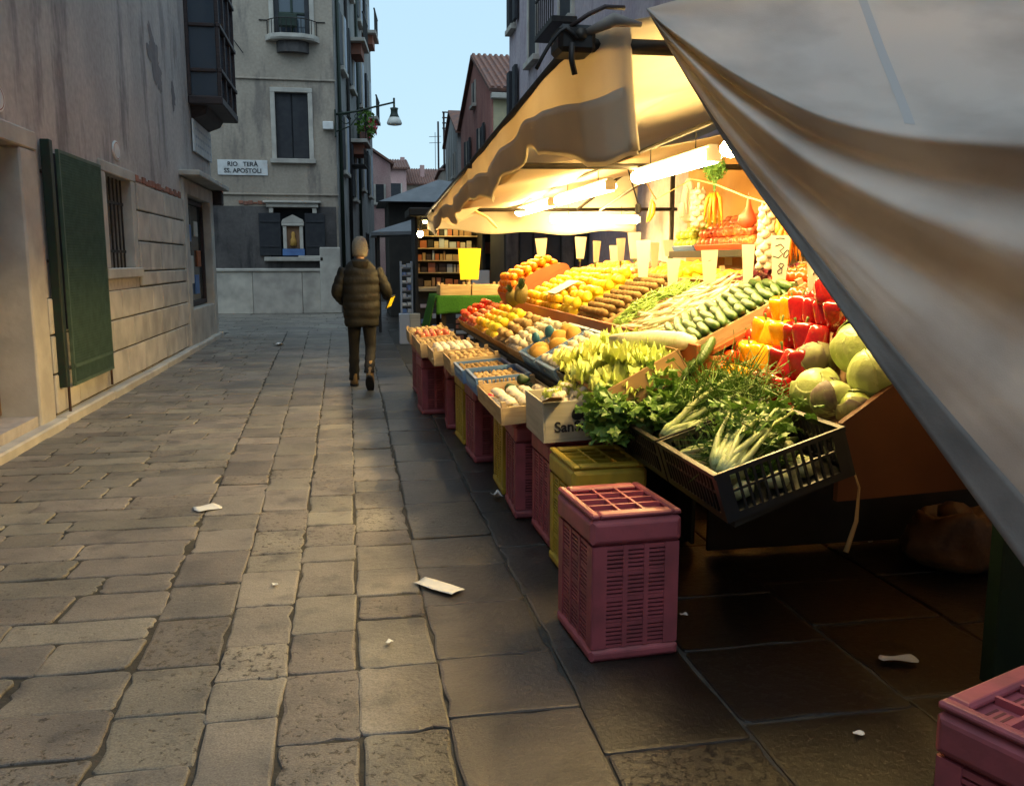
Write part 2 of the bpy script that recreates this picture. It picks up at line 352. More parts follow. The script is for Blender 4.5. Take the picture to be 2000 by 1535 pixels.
    def xf(s, M):
        s.v = [M @ p for p in s.v]; return s
    def join(s, other, M=None):
        return s.add([(M @ p if M else p) for p in other.v], other.f)
    def mesh(s, name, m=None, smooth=False):
        me = bpy.data.meshes.new(name); me.from_pydata([tuple(p) for p in s.v], [], s.f)
        if smooth: me.polygons.foreach_set('use_smooth', [True]*len(me.polygons))
        if m: me.materials.append(MATS[m])
        me.update(); return me
    def build(s, name, m, parent=None, smooth=False, kind=None):
        if parent is not None and parent in WLOC:
            off = WLOC[parent]; s.v = [p-off for p in s.v]
        o = bpy.data.objects.new(name, s.mesh(name, m, smooth)); C.objects.link(o)
        if parent is not None:
            o.parent = parent; WLOC[o] = WLOC.get(parent, Vector())
        if kind: o['kind'] = kind
        return o
def tag(o, label=None, cat=None, group=None, kind=None):
    if label: o['label'] = label
    if cat: o['category'] = cat
    if group: o['group'] = group
    if kind: o['kind'] = kind
    return o
def thing(name, label, cat, loc=(0,0,0), group=None, rot=(0,0,0)):
    o = bpy.data.objects.new(name, None); C.objects.link(o); o.empty_display_size = .1
    o.location = loc; o.rotation_euler = rot; WLOC[o] = Vector(loc)
    return tag(o, label, cat, group)
def dup(root, M, label=None, group=None):
    r = root.copy(); C.objects.link(r); r.matrix_world = M
    if label: r['label'] = label
    if group: r['group'] = group
    for ch in root.children:
        c = ch.copy(); C.objects.link(c); c.parent = r
        for g in ch.children:
            d = g.copy(); C.objects.link(d); d.parent = c
    return r
def inst(name, me, M, label=None, cat=None, group=None, parent=None):
    o = bpy.data.objects.new(name, me); C.objects.link(o)
    if parent is not None: o.parent = parent; o.matrix_local = M
    else: o.matrix_world = M
    return tag(o, label, cat, group)
def TRS(loc, rot=(0,0,0), s=1):
    S = Matrix.Diagonal((s,s,s,1)) if not hasattr(s, '__len__') else Matrix.Diagonal((*s,1))
    return Matrix.Translation(loc) @ Euler(rot).to_matrix().to_4x4() @ S
def bevel(o, w=.006, seg=2):
    b = o.modifiers.new('bevel', 'BEVEL'); b.width = w; b.segments = seg; b.limit_method = 'ANGLE'; b.angle_limit = R(40); return o
def U(a, b): return random.uniform(a, b)
def text(body, m, M, parent, size=.1, name='lettering', align='CENTER', depth=.0015, kind=None):
    cu = bpy.data.curves.new('t', 'FONT'); cu.body = body; cu.size = size; cu.align_x = align; cu.align_y = 'CENTER'; cu.extrude = depth; cu.resolution_u = 3; cu.offset = size*.025
    to = bpy.data.objects.new('t', cu); C.objects.link(to)
    me = bpy.data.meshes.new_from_object(to.evaluated_get(bpy.context.evaluated_depsgraph_get()))
    bpy.data.objects.remove(to); bpy.data.curves.remove(cu)
    me.materials.clear(); me.materials.append(MATS[m]); me.name = name
    o = bpy.data.objects.new(name, me); C.objects.link(o); o.parent = parent
    off = Matrix.Translation(-WLOC.get(parent, Vector())) if parent in WLOC else Matrix()
    o.matrix_local = off @ M; return o
def wallgrid(mb, axis, a0, a1, u0, u1, z0, z1, holes):
    """a wall slab between a0..a1 on its axis, with rectangular openings (u0,u1,z0,z1)"""
    us = sorted({u0, u1, *[h[0] for h in holes], *[h[1] for h in holes]}); zs = sorted({z0, z1, *[h[2] for h in holes], *[h[3] for h in holes]})
    us = [u for u in us if u0 <= u <= u1]; zs = [z for z in zs if z0 <= z <= z1]
    gone = lambda i, j: any(h[0] <= us[i] and us[i+1] <= h[1] and h[2] <= zs[j] and zs[j+1] <= h[3] for h in holes)
    def P(a, u, z): return (a, u, z) if axis == 'X' else (u, a, z)
    for i in range(len(us)-1):
        for j in range(len(zs)-1):
            if gone(i, j): continue
            ua, ub, za, zb = us[i], us[i+1], zs[j], zs[j+1]
            vs = [P(a0,ua,za),P(a0,ub,za),P(a0,ub,zb),P(a0,ua,zb),P(a1,ua,za),P(a1,ub,za),P(a1,ub,zb),P(a1,ua,zb)]
            fs = [(0,1,2,3),(7,6,5,4)]
            nb = lambda ii, jj: 0 <= ii < len(us)-1 and 0 <= jj < len(zs)-1 and not gone(ii, jj)
            if not nb(i-1,j): fs.append((0,3,7,4))
            if not nb(i+1,j): fs.append((1,5,6,2))
            if not nb(i,j-1): fs.append((0,4,5,1))
            if not nb(i,j+1): fs.append((3,2,6,7))
            mb.add(vs, fs)
    return mb

# ------------------------------------------------------------------ ground and paving
g = MB(); g.grid(lambda u, v: (-90+180*u, -40+240*v, -.008), 18, 24)
ground = g.build('ground', 'mortar', kind='structure')
def stone_geo(c, r=.035, h=.04):
    """c: four corners counter-clockwise; a worn slab with rounded, uneven corners and a rolled edge"""
    c = [Vector((x+U(-.009,.009), y+U(-.009,.009), 0)) for x, y in c]
    pts = []
    for i in range(4):
        a, b, d = c[i-1], c[i], c[(i+1)%4]
        rr = r*U(.4, 1.7); e1 = (a-b).normalized(); e2 = (d-b).normalized()
        pts += [b+e1*rr, b+(e1+e2)*rr*.32, b+e2*rr]
    # edges chipped a little at mid-length
    out = []
    for i in range(12):
        out.append(pts[i])
        if i % 3 == 2:
            q = pts[(i+1)%12]; n = Vector((-(q-pts[i]).y, (q-pts[i]).x, 0)).normalized()
            for f in (.2, .4, .6, .8): out.append(pts[i].lerp(q, f+U(-.06,.06)) + n*(U(-.002, .004) + (U(.004, .016) if U(0,1) < .15 else 0)))
    cen = sum(out, Vector())/len(out); tz = U(-.004, .004); tx = U(-.006, .006); ty = U(-.006, .006)
    def lift(p, z): return (p.x, p.y, z + tz + tx*(p.x-cen.x) + ty*(p.y-cen.y))
    def ins(p, d): return p + (cen-p).normalized()*d
    n = len(out)
    vs = [(p.x, p.y, -h) for p in out] + [lift(p, -.007) for p in out] + [lift(ins(p, .003), -.002) for p in out] + [lift(ins(p, .010+U(0,.006)), 0) for p in out] + [lift(cen, U(-.003, .003))]
    fs = []
    for l in range(3):
        for k in range(n): fs.append((l*n+k, l*n+(k+1)%n, (l+1)*n+(k+1)%n, (l+1)*n+k))
    for k in range(n): fs.append((3*n+k, 3*n+(k+1)%n, 4*n))
    return cen, vs, fs
STONES = []
cols = [(-.83, -.037), (-.53, -.028), (-.28, -.014), (-.02, -.005), (.27, .0), (.72, 0), (1.22, 0), (1.85, 0), (2.45, 0), (3.1, 0), (3.75, 0), (4.3, 0)]
def cx(k, y): return cols[k][0] + cols[k][1]*(y-3)
gap = .002
y = 1.15                                       # narrow courses on the house side
row = 0
while y < 19.4:
    d = U(.21, .32) if y < 6 else U(.19, .28)
    x = -2.62 + U(-.25, 0)
    while True:
        w = U(.27, .60); xe = cx(0, y+d/2) - .008
        last = x + w > xe - .28
        if last: w = xe - x
        x0 = max(x, -2.66); sk = U(-.02, .02)
        if x+w - x0 > .12:
            STONES.append(stone_geo([(x0+gap, y+gap), (x+w-gap*1.6+sk, y+gap), (x+w-gap*1.6, y+d-gap), (x0+gap, y+d-gap)], r=.026))
        x += w
        if last: break
    y += d + .004
for k in range(len(cols)-1):                   # the lanes of larger slabs
    y = 1.2 + U(0, .3)
    far = 19.4 if k < 5 else 12.5
    while y < far:
        d = U(.24, .5) if k < 4 else U(.42, .78)
        STONES.append(stone_geo([(cx(k, y)+gap, y+gap), (cx(k+1, y)-gap, y+gap), (cx(k+1, y+d)-gap, y+d-gap), (cx(k, y+d)+gap, y+d-gap)], r=.018))
        y += d + .001
y = 19.42                                       # cross street
while y < 33:
    d = U(.3, .45); x = -7 + U(0, .4)
    while x < 5.5:
        w = U(.5, .95); STONES.append(stone_geo([(x+gap, y+gap), (x+w-gap, y+gap), (x+w-gap, y+d-gap), (x+gap, y+d-gap)], r=.03)); x += w
    y += d
def in_view(c):
    yw = .17839; fw = c.x*math.sin(yw)+c.y*math.cos(yw); r_ = c.x*math.cos(yw)-c.y*math.sin(yw)
    return fw > 1.8 and abs(r_)/fw < .66
STONES.sort(key=lambda s: (not in_view(s[0]), s[0].length))
rest = MB()
for i, (cen, vs, fs) in enumerate(STONES):
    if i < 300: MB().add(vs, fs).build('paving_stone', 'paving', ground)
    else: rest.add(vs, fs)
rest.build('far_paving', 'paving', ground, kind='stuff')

# ------------------------------------------------------------------ house on the left of the lane
LB = thing('old_house', 'old plastered house with barred window, stone base and glazed bay', 'house', (-2.75, 8, 0))
XW = -2.75
wl_ = MB(); wallgrid(wl_, 'X', XW-.45, XW, -6, 18.6, 0, 9.2, [(6.4, 8.12, .16, 2.46), (10.72, 11.9, 1.42, 2.5), (15.62, 18.0, .68, 2.62), (13.0,14.0,5.6,7.6), (8.0,9.0,5.6,7.6)])
wl_.box(-9, XW-.452, -6, 18.6, 0, 9.2)
wall_l = wl_.build('wall', 'plaster_left', LB)
# bare patches where the plaster has fallen
for (ya, za, yb, zb) in ((13.3, 3.95, 14.5, 4.75), (14.9, 3.85, 15.3, 4.4)):
    m = MB(); n = 60; cy, cz = (ya+yb)/2, (za+zb)/2; ring = []
    for k in range(n):
        a = 2*PI*k/n; r_ = .75+.55*noise.noise(Vector((math.cos(a)*1.4+ya, math.sin(a)*1.4, 2)))+.22*noise.noise(Vector((math.cos(a)*6, math.sin(a)*6, ya)))
        dy = (yb-ya)/2*math.cos(a)*r_; ring.append((XW+.004, cy+dy, cz+(zb-za)/2*math.sin(a)*r_-dy*.35))
    m.add(ring+[(XW+.004, cy, cz)], [(k, (k+1) % n, n) for k in range(n)]); m.build('fallen_plaster_patch', 'bare_render', wall_l)
# doorway
m = MB()
m.cbox(XW-.4, XW+.03, 8.112, 8.50, 0.02, 2.455, .012)
bevel(m.build('door_jamb', 'istrian_stone', LB), .01)
m = MB(); m.cbox(XW-.4, XW+.032, 6.02, 6.408, .02, 2.455, .012); m.build('door_jamb', 'istrian_stone', LB)
m = MB(); m.cbox(XW-.4, XW+.035, 6.0, 8.52, 2.457, 2.62, .012); m.build('door_lintel', 'istrian_stone', LB)
m = MB(); m.cbox(XW-.44, XW-.02, 6.41, 8.11, 0.0, .15, .012); m.build('door_step', 'istrian_stone', LB)
door = MB().box(XW-.34, XW-.30, 6.42, 8.1, .16, 2.45).build('door', 'door_wood', LB)
for k in range(7):
    m = MB(); m.cbox(XW-.299, XW-.275, 6.44+k*.236, 6.44+k*.236+.226, .18, 2.43, .006); m.build('plank', 'door_wood', door)
for z in (.75, 1.35, 1.95):
    m = MB(); m.cbox(XW-.274, XW-.255, 6.44, 8.09, z, z+.09, .006); m.build('crossbar', 'rust', door)
# kerb at the foot of the wall
y = 1.0; 
while y < 18.4:
    L_ = U(1.0, 1.9); L_ = min(L_, 18.5-y)
    m = MB(); m.cbox(XW+.002 if y+L_ > 8.5 or True else XW, XW+.13+U(-.01,.01), y+.004, y+L_-.004, -.02, .085+U(-.01,.01), .015); m.build('kerb_stone', 'istrian_stone', LB)
    y += L_
# ashlar base
def course(z0, z1, y0, y1, wmin=.55, wmax=1.0):
    y = y0
    while y < y1-.05:
        w = U(wmin, wmax)
        if y1-(y+w) < .3: w = y1-y
        m = MB(); p = .022+U(-.006, .006)
        m.cbox(XW+.001, XW+p+.012, y+.013, y+w-.013, z0+.008, z1-.008, .010); m.build('stone_block', 'ashlar', wall_l)
        y += w
MB().box(XW+.0005, XW+.006, 8.52, 15.28, .09, 1.17).build('joint_mortar', 'mortar', wall_l); MB().box(XW+.0005, XW+.006, 12.12, 15.28, 1.172, 2.5).build('joint_mortar', 'mortar', wall_l)
zs = [.1, .47, .83, 1.17]
for a, b in zip(zs, zs[1:]): course(a, b, 8.52, 15.28)
course(1.175, 1.37, 12.1, 15.28, .9, 1.6)
for a, b in ((1.372, 1.76), (1.762, 2.15), (2.152, 2.5)): course(a, b, 12.12, 15.28, .6, .95)
# crumbling brick at the top of the blocks
for k in range(16):
    y = 12.2+k*.19; m = MB(); m.cbox(XW+.001, XW+.012+U(0,.012), y, y+.17, 2.51+U(-.005,.02), 2.565+U(-.005,.05), .006); m.build('brick', 'bare_brick', wall_l)
# barred window
WN = MB(); WN.box(XW-.43, XW-.40, 10.72, 11.9, 1.42, 2.5)
win = WN.build('window', 'window_glass', LB)
for (a, b, c_, d) in ((10.55, 10.725, 1.422, 2.495), (11.895, 12.08, 1.422, 2.495)):
    m = MB(); m.cbox(XW-.2, XW+.025, a, b, c_, d, .008); m.build('stone_frame', 'istrian_stone', win)
m = MB(); m.cbox(XW-.2, XW+.03, 10.5, 12.12, 2.496, 2.62, .01); m.build('lintel', 'istrian_stone', win)
m = MB(); m.cbox(XW-.2, XW+.07, 10.45, 12.1, 1.3, 1.421, .012); m.build('sill', 'istrian_stone', win)
for k in range(7):
    m = MB(); yb = 10.80+k*.17; m.tube([(XW-.09, yb, 1.42), (XW-.09, yb, 2.5)], .012, 6); m.build('bar', 'black_iron', win)
for z in (1.62, 2.2):
    m = MB(); m.bar((XW-.09, 10.72, z), (XW-.09, 11.9, z), .012, .035); m.build('crossbar', 'black_iron', win)
# green wire-mesh shutter hinged beside the window
SH = thing('mesh_shutter', 'tall green wire mesh shutter standing open beside the barred window', 'shutter', (-2.7, 9.6, .3))
xs = XW+.075
SY = -.17
m = MB(); m.cbox(xs-.05, xs+.03, 8.62, 8.71, .34, 2.58, .006); m.build('hinge_post', 'green_iron', SH)
m = MB(); m.cbox(xs-.07, xs-.052, 8.71, 8.79, .34, 2.58, .006); m.build('hinge_post', 'green_iron', SH)
for (a, b) in (((xs,8.93,.33),(xs,8.93,2.5)), ((xs,10.29,.33),(xs,10.29,2.5)), ((xs,8.91,2.51),(xs,10.31,2.51)), ((xs,8.91,.5),(xs,10.31,.5)), ((xs,8.91,.33),(xs,10.31,.33))):
    m = MB(); m.bar(a, b, .03, .03); m.build('frame_bar', 'mesh_green', SH)
m = MB()
for k in range(75): z = .52+k*.0268; m.bar((xs+.008, 8.94, z), (xs+.008, 10.28, z), .006, .008)
for k in range(52): yy = 8.95+k*.026; m.bar((xs+.012, yy, .35), (xs+.012, yy, 2.5), .006, .006)
m.build('wire_mesh', 'mesh_green', SH, kind='stuff')
m = MB(); m.box(xs-.045, xs-.03, 8.95, 10.27, .86, 2.49); m.build('backing_board', 'dark_shutter', SH)
for yy, zb in ((8.78, .06), (10.27, .14)):
    m = MB(); m.tube([(xs-.01, yy, zb), (xs-.01, yy, .45)], .013, 6); m.build('bolt', 'rust', SH)
for z in (.7, 1.5, 2.3):
    m = MB(); m.bar((XW+.002, 8.66, z), (xs-.03, 8.66, z), .04, .03); m.build('hinge', 'rust', SH)
# oval house numbers
for i, (yy, zz) in enumerate(((11.35, 2.80), (7.75, 2.78))):
    m = MB(); n = 24
    m.rings([[(XW+a, yy+.17*b*math.cos(2*PI*k/n), zz+.115*b*math.sin(2*PI*k/n)) for k in range(n)] for a, b in ((.001, 1), (.012, 1), (.018, .93))])
    pl = m.build('house_number_plate', 'plaque'); pl['label'] = ('oval white house number plate above the barred window', 'oval white house number plate above the doorway')[i]; pl['category'] = 'number plate'
    WLOC[pl] = Vector(); 
    m = MB(); m.rings([[(XW+.0185+a, yy+.17*b*math.cos(2*PI*k/n), zz+.115*b*math.sin(2*PI*k/n)) for k in range(n)] for a, b in ((0, .84), (.001, .8), (0, .77))], cap=False); m.build('painted_ring', 'bare_brick', pl)
# shop front at the corner
SHP = MB(); SHP.box(XW-.16, XW-.15, 15.62, 18.0, .68, 2.62)
sw = SHP.build('shop_window', 'shop_glass', LB)
for (a, b) in ((15.30, 15.626), (17.994, 18.34)):
    m = MB(); m.cbox(XW-.2, XW+.05, a, b, .0, 2.86, .015); m.build('stone_post', 'istrian_stone', sw)
m = MB(); m.cbox(XW-.2, XW+.04, 15.628, 17.992, .0, .684, .012); m.build('stone_panel', 'ashlar', sw)
m = MB(); m.cbox(XW-.2, XW+.045, 15.628, 17.992, 2.615, 2.86, .012); m.build('stone_lintel', 'istrian_stone', sw)
for (a, b, c_, d) in ((15.62, 15.70, .7, 2.6), (17.92, 18.0, .7, 2.6), (15.7, 17.92, 2.52, 2.6), (15.7, 17.92, .7, .78)):
    m = MB(); m.cbox(XW-.15, XW-.1, a, b, c_, d, .006); m.build('window_frame', 'dark_wood', sw)
m = MB(); m.cbox(XW-.1, XW+.33, 15.2, 18.66, 2.88, 2.97, .015); m.build('stone_ledge', 'istrian_stone', LB)
m = MB(); m.cbox(XW+.0, XW+.22, 18.36, 18.62, 2.6, 2.878, .02); m.build('ledge_bracket', 'dark_wood', LB)
for k, (yy, zz, hh, mt) in enumerate(((16.1, .95, .4, 'pepper_red'), (16.5, 1.1, .5, 'card_white'), (17.0, .9, .35, 'blue_plastic'), (17.3, 1.4, .3, 'orange_board'), (16.4, 1.85, .3, 'blue_plastic'), (17.1, 1.95, .28, 'card_white'))):
    m = MB(); m.cbox(XW-.148, XW-.12, yy, yy+.36, zz, zz+hh, .006); tag(m.build('window_poster', mt), 'poster %s inside the corner shop window' % ('low red', 'white', 'low blue', 'orange-brown', 'high blue', 'high pale')[k].lower(), 'poster')
# white notice board under the bay
m = MB(); m.cbox(XW+.02, XW+.05, 16.55, 18.5, 3.42, 3.98, .006); nb = tag(m.build('notice_board', 'plaque'), 'weathered white name board fixed under the glazed bay', 'board'); WLOC[nb] = Vector()
for k in range(3):
    m = MB()
    for j in range(9):
        y0 = 16.75+j*.19; m.box(XW+.0502, XW+.0515, y0, y0+U(.08,.15), 3.82-k*.14, 3.86-k*.14)
    m.build('faded_lettering', 'seam', nb)
# glazed bay
BAY = thing('bay_window', 'glazed wooden bay projecting from the old house above the corner shop', 'bay window', (XW, 17.3, 4.3))
x1 = XW+.52
m = MB(); m.box(XW+.003, x1, 16.5, 18.5, 4.35, 8.4); m.build('bay_glazing', 'bay_glass', BAY)
m = MB(); m.cbox(XW+.003, x1+.06, 16.42, 18.58, 4.2, 4.348, .02); m.build('bay_floor', 'dark_wood', BAY)
m = MB(); m.add([(XW+.003,16.7,3.98),(XW+.25,16.7,4.08),(XW+.3,16.6,4.198),(XW+.003,16.6,4.198),(XW+.003,18.4,3.98),(XW+.25,18.4,4.08),(XW+.3,18.5,4.198),(XW+.003,18.5,4.198)],[(0,1,2,3),(7,6,5,4),(0,4,5,1),(1,5,6,2),(3,2,6,7)]); m.build('bay_bracket', 'dark_wood', BAY)
for yy in (16.47, 17.15, 17.83, 18.47):
    m = MB(); m.cbox(x1-.02, x1+.045, yy, yy+.07, 4.35, 8.4, .01); m.build('mullion', 'dark_wood', BAY)
for z in (4.75, 5.5, 6.3, 7.1):
    m = MB(); m.cbox(x1-.01, x1+.07, 16.46, 18.56, z, z+.07, .01); m.build('transom', 'dark_wood', BAY)
    m = MB(); m.cbox(XW+.06, x1-.03, 16.455, 16.52, z, z+.06, .01); m.build('transom', 'dark_wood', BAY)
m = MB(); m.cbox(XW+.003, XW+.06, 16.44, 16.53, 4.35, 8.4, .01); m.build('mullion', 'dark_wood', BAY)
m = MB(); m.cbox(XW+.003, x1+.06, 16.42, 18.58, 8.4, 8.5, .02); m.build('bay_roof', 'roof_tile', BAY)

# ------------------------------------------------------------------ house that closes the lane
EB = thing('corner_house', 'grey plastered corner house with stone-framed windows and street shrine', 'house', (-2, 26.2, 0))
YW = 26.2
wl_ = MB(); wallgrid(wl_, 'Y', YW, YW+.5, -9, -.4, 0, 13, [(-2.06, -1.14, 4.38, 6.2), (-2.0, -1.02, 7.75, 9.6), (-2.35, -1.0, 1.62, 3.02), (-5.2,-4.2,4.3,6.3)])
wl_.box(-9, -.4, YW+.502, 34, 0, 13)
wall_e = wl_.build('wall', 'plaster_end', EB)
m = MB(); wallgrid(m, 'Y', YW-.02, YW-.003, -6, -.45, 1.3, 3.05, [(-2.35, -1.0, 1.62, 3.05)]); m.build('dark_render_band', 'plaster_dark', wall_e)
for k in range(9):
    m = MB(); xx = -3.15+k*.13; m.cbox(xx, xx+.12, YW-.03, YW-.004, 3.1+U(-.02,.02), 3.17+U(-.01,.05), .006); m.build('brick', 'bare_brick', wall_e)
x = -7.0
while x < -.55:
    w = U(1.0, 1.8); w = min(w, -.42-x)
    m = MB(); m.cbox(x+.004, x+w-.004, YW-.12, YW-.003, .0, 1.2, .015); m.build('base_slab', 'ashlar', wall_e); x += w
m = MB(); m.cbox(-7, -.42, YW-.16, YW-.003, 1.202, 1.3, .02); m.build('base_coping', 'istrian_stone', wall_e)
m = MB(); m.cbox(-.95, -.36, YW-.2, YW-.125, 0, 1.9, .02); m.build('corner_stone', 'istrian_stone', wall_e)
m = MB(); m.cbox(-1.55, -.42, YW-.19, YW-.165, 1.5, 1.66, .01); m.build('corner_stone_arm', 'istrian_stone', wall_e)
for z in (3.36, 6.52):
    m = MB()
    m.cbox(-9, -.36, YW-.05, YW-.003, z, z+.05, .01); m.build('string_course', 'plaster_end', wall_e)
def framed_window(par, x0, x1, z0, z1, fw=.12, fillm='dark_shutter', louv=True, sill=True):
    w = MB().box(x0, x1, YW+.12, YW+.15, z0, z1).build('window', fillm, par)
    for (a, b, c_, d) in ((x0-fw, x0+.006, z0, z1-.007), (x1-.006, x1+fw, z0, z1-.007), (x0-fw, x1+fw, z1-.006, z1+fw)):
        m = MB(); m.cbox(a, b, YW-.05, YW+.1, c_, d, .01); m.build('stone_frame', 'istrian_stone', w)
    if sill:
        m = MB(); m.cbox(x0-fw-.05, x1+fw+.05, YW-.12, YW+.1, z0-.13, z0-.002, .012); m.build('sill', 'istrian_stone', w)
    if louv:
        for s_ in (0, 1):
            a = x0+.015+s_*(x1-x0)/2; b = a+(x1-x0)/2-.03
            sh = MB().cbox(a, b, YW+.07, YW+.105, z0+.01, z1-.01, .008).build('shutter', 'dark_shutter', w)
            for k in range(int((z1-z0)/.12)):
                pass
    return w
framed_window(EB, -2.06, -1.14, 4.38, 6.2)
w2 = framed_window(EB, -2.0, -1.02, 7.75, 9.6, louv=False, fillm='bay_glass', sill=False)
for (a, b, c_, d) in ((-1.54, -1.48, 7.75, 9.6), (-2.0, -1.02, 8.3, 8.36)):
    m = MB(); m.cbox(a, b, YW+.06, YW+.115, c_, d, .006); m.build('sash_bar', 'green_paint', w2)
for s_ in (-1, 1):
    m = MB(); xx = -1.51+s_*.42; m.cbox(xx-.07, xx+.07, YW+.03, YW+.058, 7.76, 9.58, .008); m.build('shutter', 'dark_shutter', w2)
m = MB()
pr_ = [(-2.25, 0), (-2.1, -.28), (-1.8, -.42), (-1.22, -.42), (-.92, -.28), (-.77, 0)]
m.rings([[(x, YW-.003+yy*s_, z) for x, yy in pr_] for z, s_ in ((7.55, .9), (7.6, 1), (7.7, 1))]); bal = m.build('balcony_slab', 'istrian_stone', w2)
m = MB(); m.rings([[(x*.6-.6, YW-.003+yy*.6, z) for x, yy in pr_] for z in (7.25, 7.548)]); m.build('balcony_corbel', 'plaster_dark', bal)
for k in range(11):
    t = k/10; xx = -2.18+t*1.34; dd = .36*min(1, 4*t*(1-t)*1.3)
    m = MB(); m.tube([(xx, YW-.02-dd, 7.7), (xx, YW-.02-dd, 8.1)], .012, 5); m.build('baluster', 'black_iron', bal)
m = MB(); m.tube([(-2.4, YW-.02, 8.1)]+[(-2.18+k/10*1.34, YW-.02-.36*min(1, 5.2*k/10*(1-k/10)), 8.1) for k in range(11)]+[(-.6, YW-.02, 8.1)], .016, 5); m.build('railing', 'black_iron', bal)
m = MB(); m.cbox(-1.85, -1.35, YW-.3, YW-.1, 7.9, 8.25, .02); tag(m.build('planter', 'green_paint'), 'dark planter box on the small curved balcony', 'planter')
# the shrine in its niche
SR = thing('street_shrine', 'small white stone shrine between dark shutters in wall niche', 'shrine', (-1.68, YW, 1.65))
m = MB(); m.box(-2.35, -1.0, YW+.3, YW+.33, 1.62, 3.02); m.build('niche_back', 'dark_shutter', SR)
for a, b in ((-2.62, -2.02), (-1.34, -.78)):
    m = MB(); m.cbox(a, b, YW-.09, YW-.05, 1.66, 2.86, .01); sh = m.build('shutter', 'dark_shutter', SR)
    for z in (1.9, 2.6): m = MB(); m.cbox(a+.03, b-.03, YW-.11, YW-.092, z, z+.05, .005); m.build('batten', 'dark_shutter', sh)
for xx in (-1.96, -1.5):
    m = MB(); m.cbox(xx, xx+.1, YW-.1, YW+.1, 1.85, 2.5, .012); m.build('column', 'istrian_stone', SR)
m = MB(); m.cbox(-1.99, -1.37, YW-.13, YW+.1, 2.5, 2.58, .012); m.build('entablature', 'istrian_stone', SR)
m = MB(); m.rings([[(x, yy, z) for x, z in ((-2.0,2.582),(-1.36,2.582),(-1.4,2.68),(-1.68,2.82),(-1.96,2.68))] for yy in (YW-.13, YW+.08)]); m.build('pediment', 'istrian_stone', SR)
m = MB(); m.cbox(-1.99, -1.37, YW-.12, YW+.1, 1.66, 1.85, .01); m.build('blue_panel', 'blue_plastic', SR)
m = MB(); m.cbox(-1.86, -1.5, YW-.02, YW+.0, 1.86, 2.49, .005); ic = m.build('painted_icon', 'door_wood', SR)
m = MB(); m.lathe([(.02,1.92),(.1,1.95),(.085,2.1),(.05,2.2),(.06,2.27),(.03,2.34)], 10, cen=(-1.68, YW-.05, 0)); m.build('icon_figure', 'melon_skin', ic, smooth=True)
m = MB(); m.cbox(-2.5, -.85, YW-.2, YW-.02, 1.5, 1.62, .015); m.build('ledge', 'istrian_stone', SR)
m = MB(); m.cbox(-2.4, -.95, YW-.14, YW+.1, 3.02, 3.14, .012); lt_ = m.build('lintel', 'istrian_stone', SR)
m = MB(); m.cbox(-2.48, -.87, YW-.2, YW+.1, 3.142, 3.2, .012); m.build('lintel_cap', 'istrian_stone', SR)
for xx in (-2.33, -1.12):
    m = MB(); m.cbox(xx, xx+.12, YW-.1, YW+.08, 2.86, 3.018, .01); m.build('lintel_bracket', 'istrian_stone', SR)
# street name
m = MB(); m.cbox(-3.68, -2.32, YW-.03, YW-.003, 3.9, 4.32, .006); sg = tag(m.build('street_sign', 'plaque'), 'white painted street name panel reading Rio Tera SS. Apostoli', 'sign'); WLOC[sg] = Vector()
ry = Euler((PI/2, 0, 0)).to_matrix().to_4x4()
text('RIO   TERÀ', 'ink', Matrix.Translation((-3.0, YW-.032, 4.2)) @ ry, sg, .17)
text('SS. APOSTOLI', 'ink', Matrix.Translation((-3.0, YW-.032, 4.02)) @ ry, sg, .17)
m = MB(); m.cbox(-.75, -.45, YW-.14, YW-.004, 5.2, 5.42, .015); tag(m.build('junction_box', 'white_plastic'), 'small white electrical box on the corner house wall', 'box')
m = MB(); m.tube([(-3.95, YW-.05, 8.9), (-3.5, YW-.05, 8.1), (-2.85, YW-.05, 7.2)], .012, 5); tag(m.build('wall_cable', 'ink'), 'thin black cable slanting across the corner house wall', 'cable')
# street lamp
SL = thing('street_lamp', 'green iron bracket lamp with bell shade on the house corner', 'street lamp', (-.4, 26.1, 5.3))
m = MB(); m.tube([(-.38, 26.1, 5.62), (.2, 26.1, 5.72), (.8, 26.1, 5.88), (1.27, 26.1, 6.0)], [.035, .03, .028, .026], 8); m.build('arm', 'green_iron', SL, smooth=True)
m = MB(); m.tube([(-.38, 26.1, 5.15), (.0, 26.1, 5.3), (.35, 26.1, 5.72)], .022, 6); m.build('strut', 'green_iron', SL, smooth=True)
m = MB(); m.tube([(-.1+.14*math.cos(t/8*5.5), 26.1, 5.5+.13*math.sin(t/8*5.5)) for t in range(9)], .016, 6); m.build('scroll', 'green_iron', SL, smooth=True)
m = MB(); m.tube([(.25+.1*math.cos(-t/8*5.5), 26.1, 5.58+.09*math.sin(-t/8*5.5)) for t in range(9)], .014, 6); m.build('scroll', 'green_iron', SL, smooth=True)
m = MB(); m.cbox(-.42, -.37, 26.04, 26.16, 5.0, 5.75, .01); m.build('wall_plate', 'green_iron', SL)
m = MB(); m.tube([(1.27, 26.1, 6.12), (1.27, 26.1, 5.85)], .03, 8); m.build('drop', 'green_iron', SL)
m = MB(); m.lathe([(.05,5.86),(.12,5.84),(.1,5.78),(.1,5.7),(.13,5.62),(.15,5.58)], 14, cen=(1.27,26.1,0)); m.build('cap', 'green_iron', SL, smooth=True)
m = MB(); m.lathe([(.15,5.579),(.19,5.5),(.22,5.42),(.2,5.38),(.1,5.36)], 16, cen=(1.27,26.1,0)); m.build('globe', 'lamp_glass', SL, smooth=True)
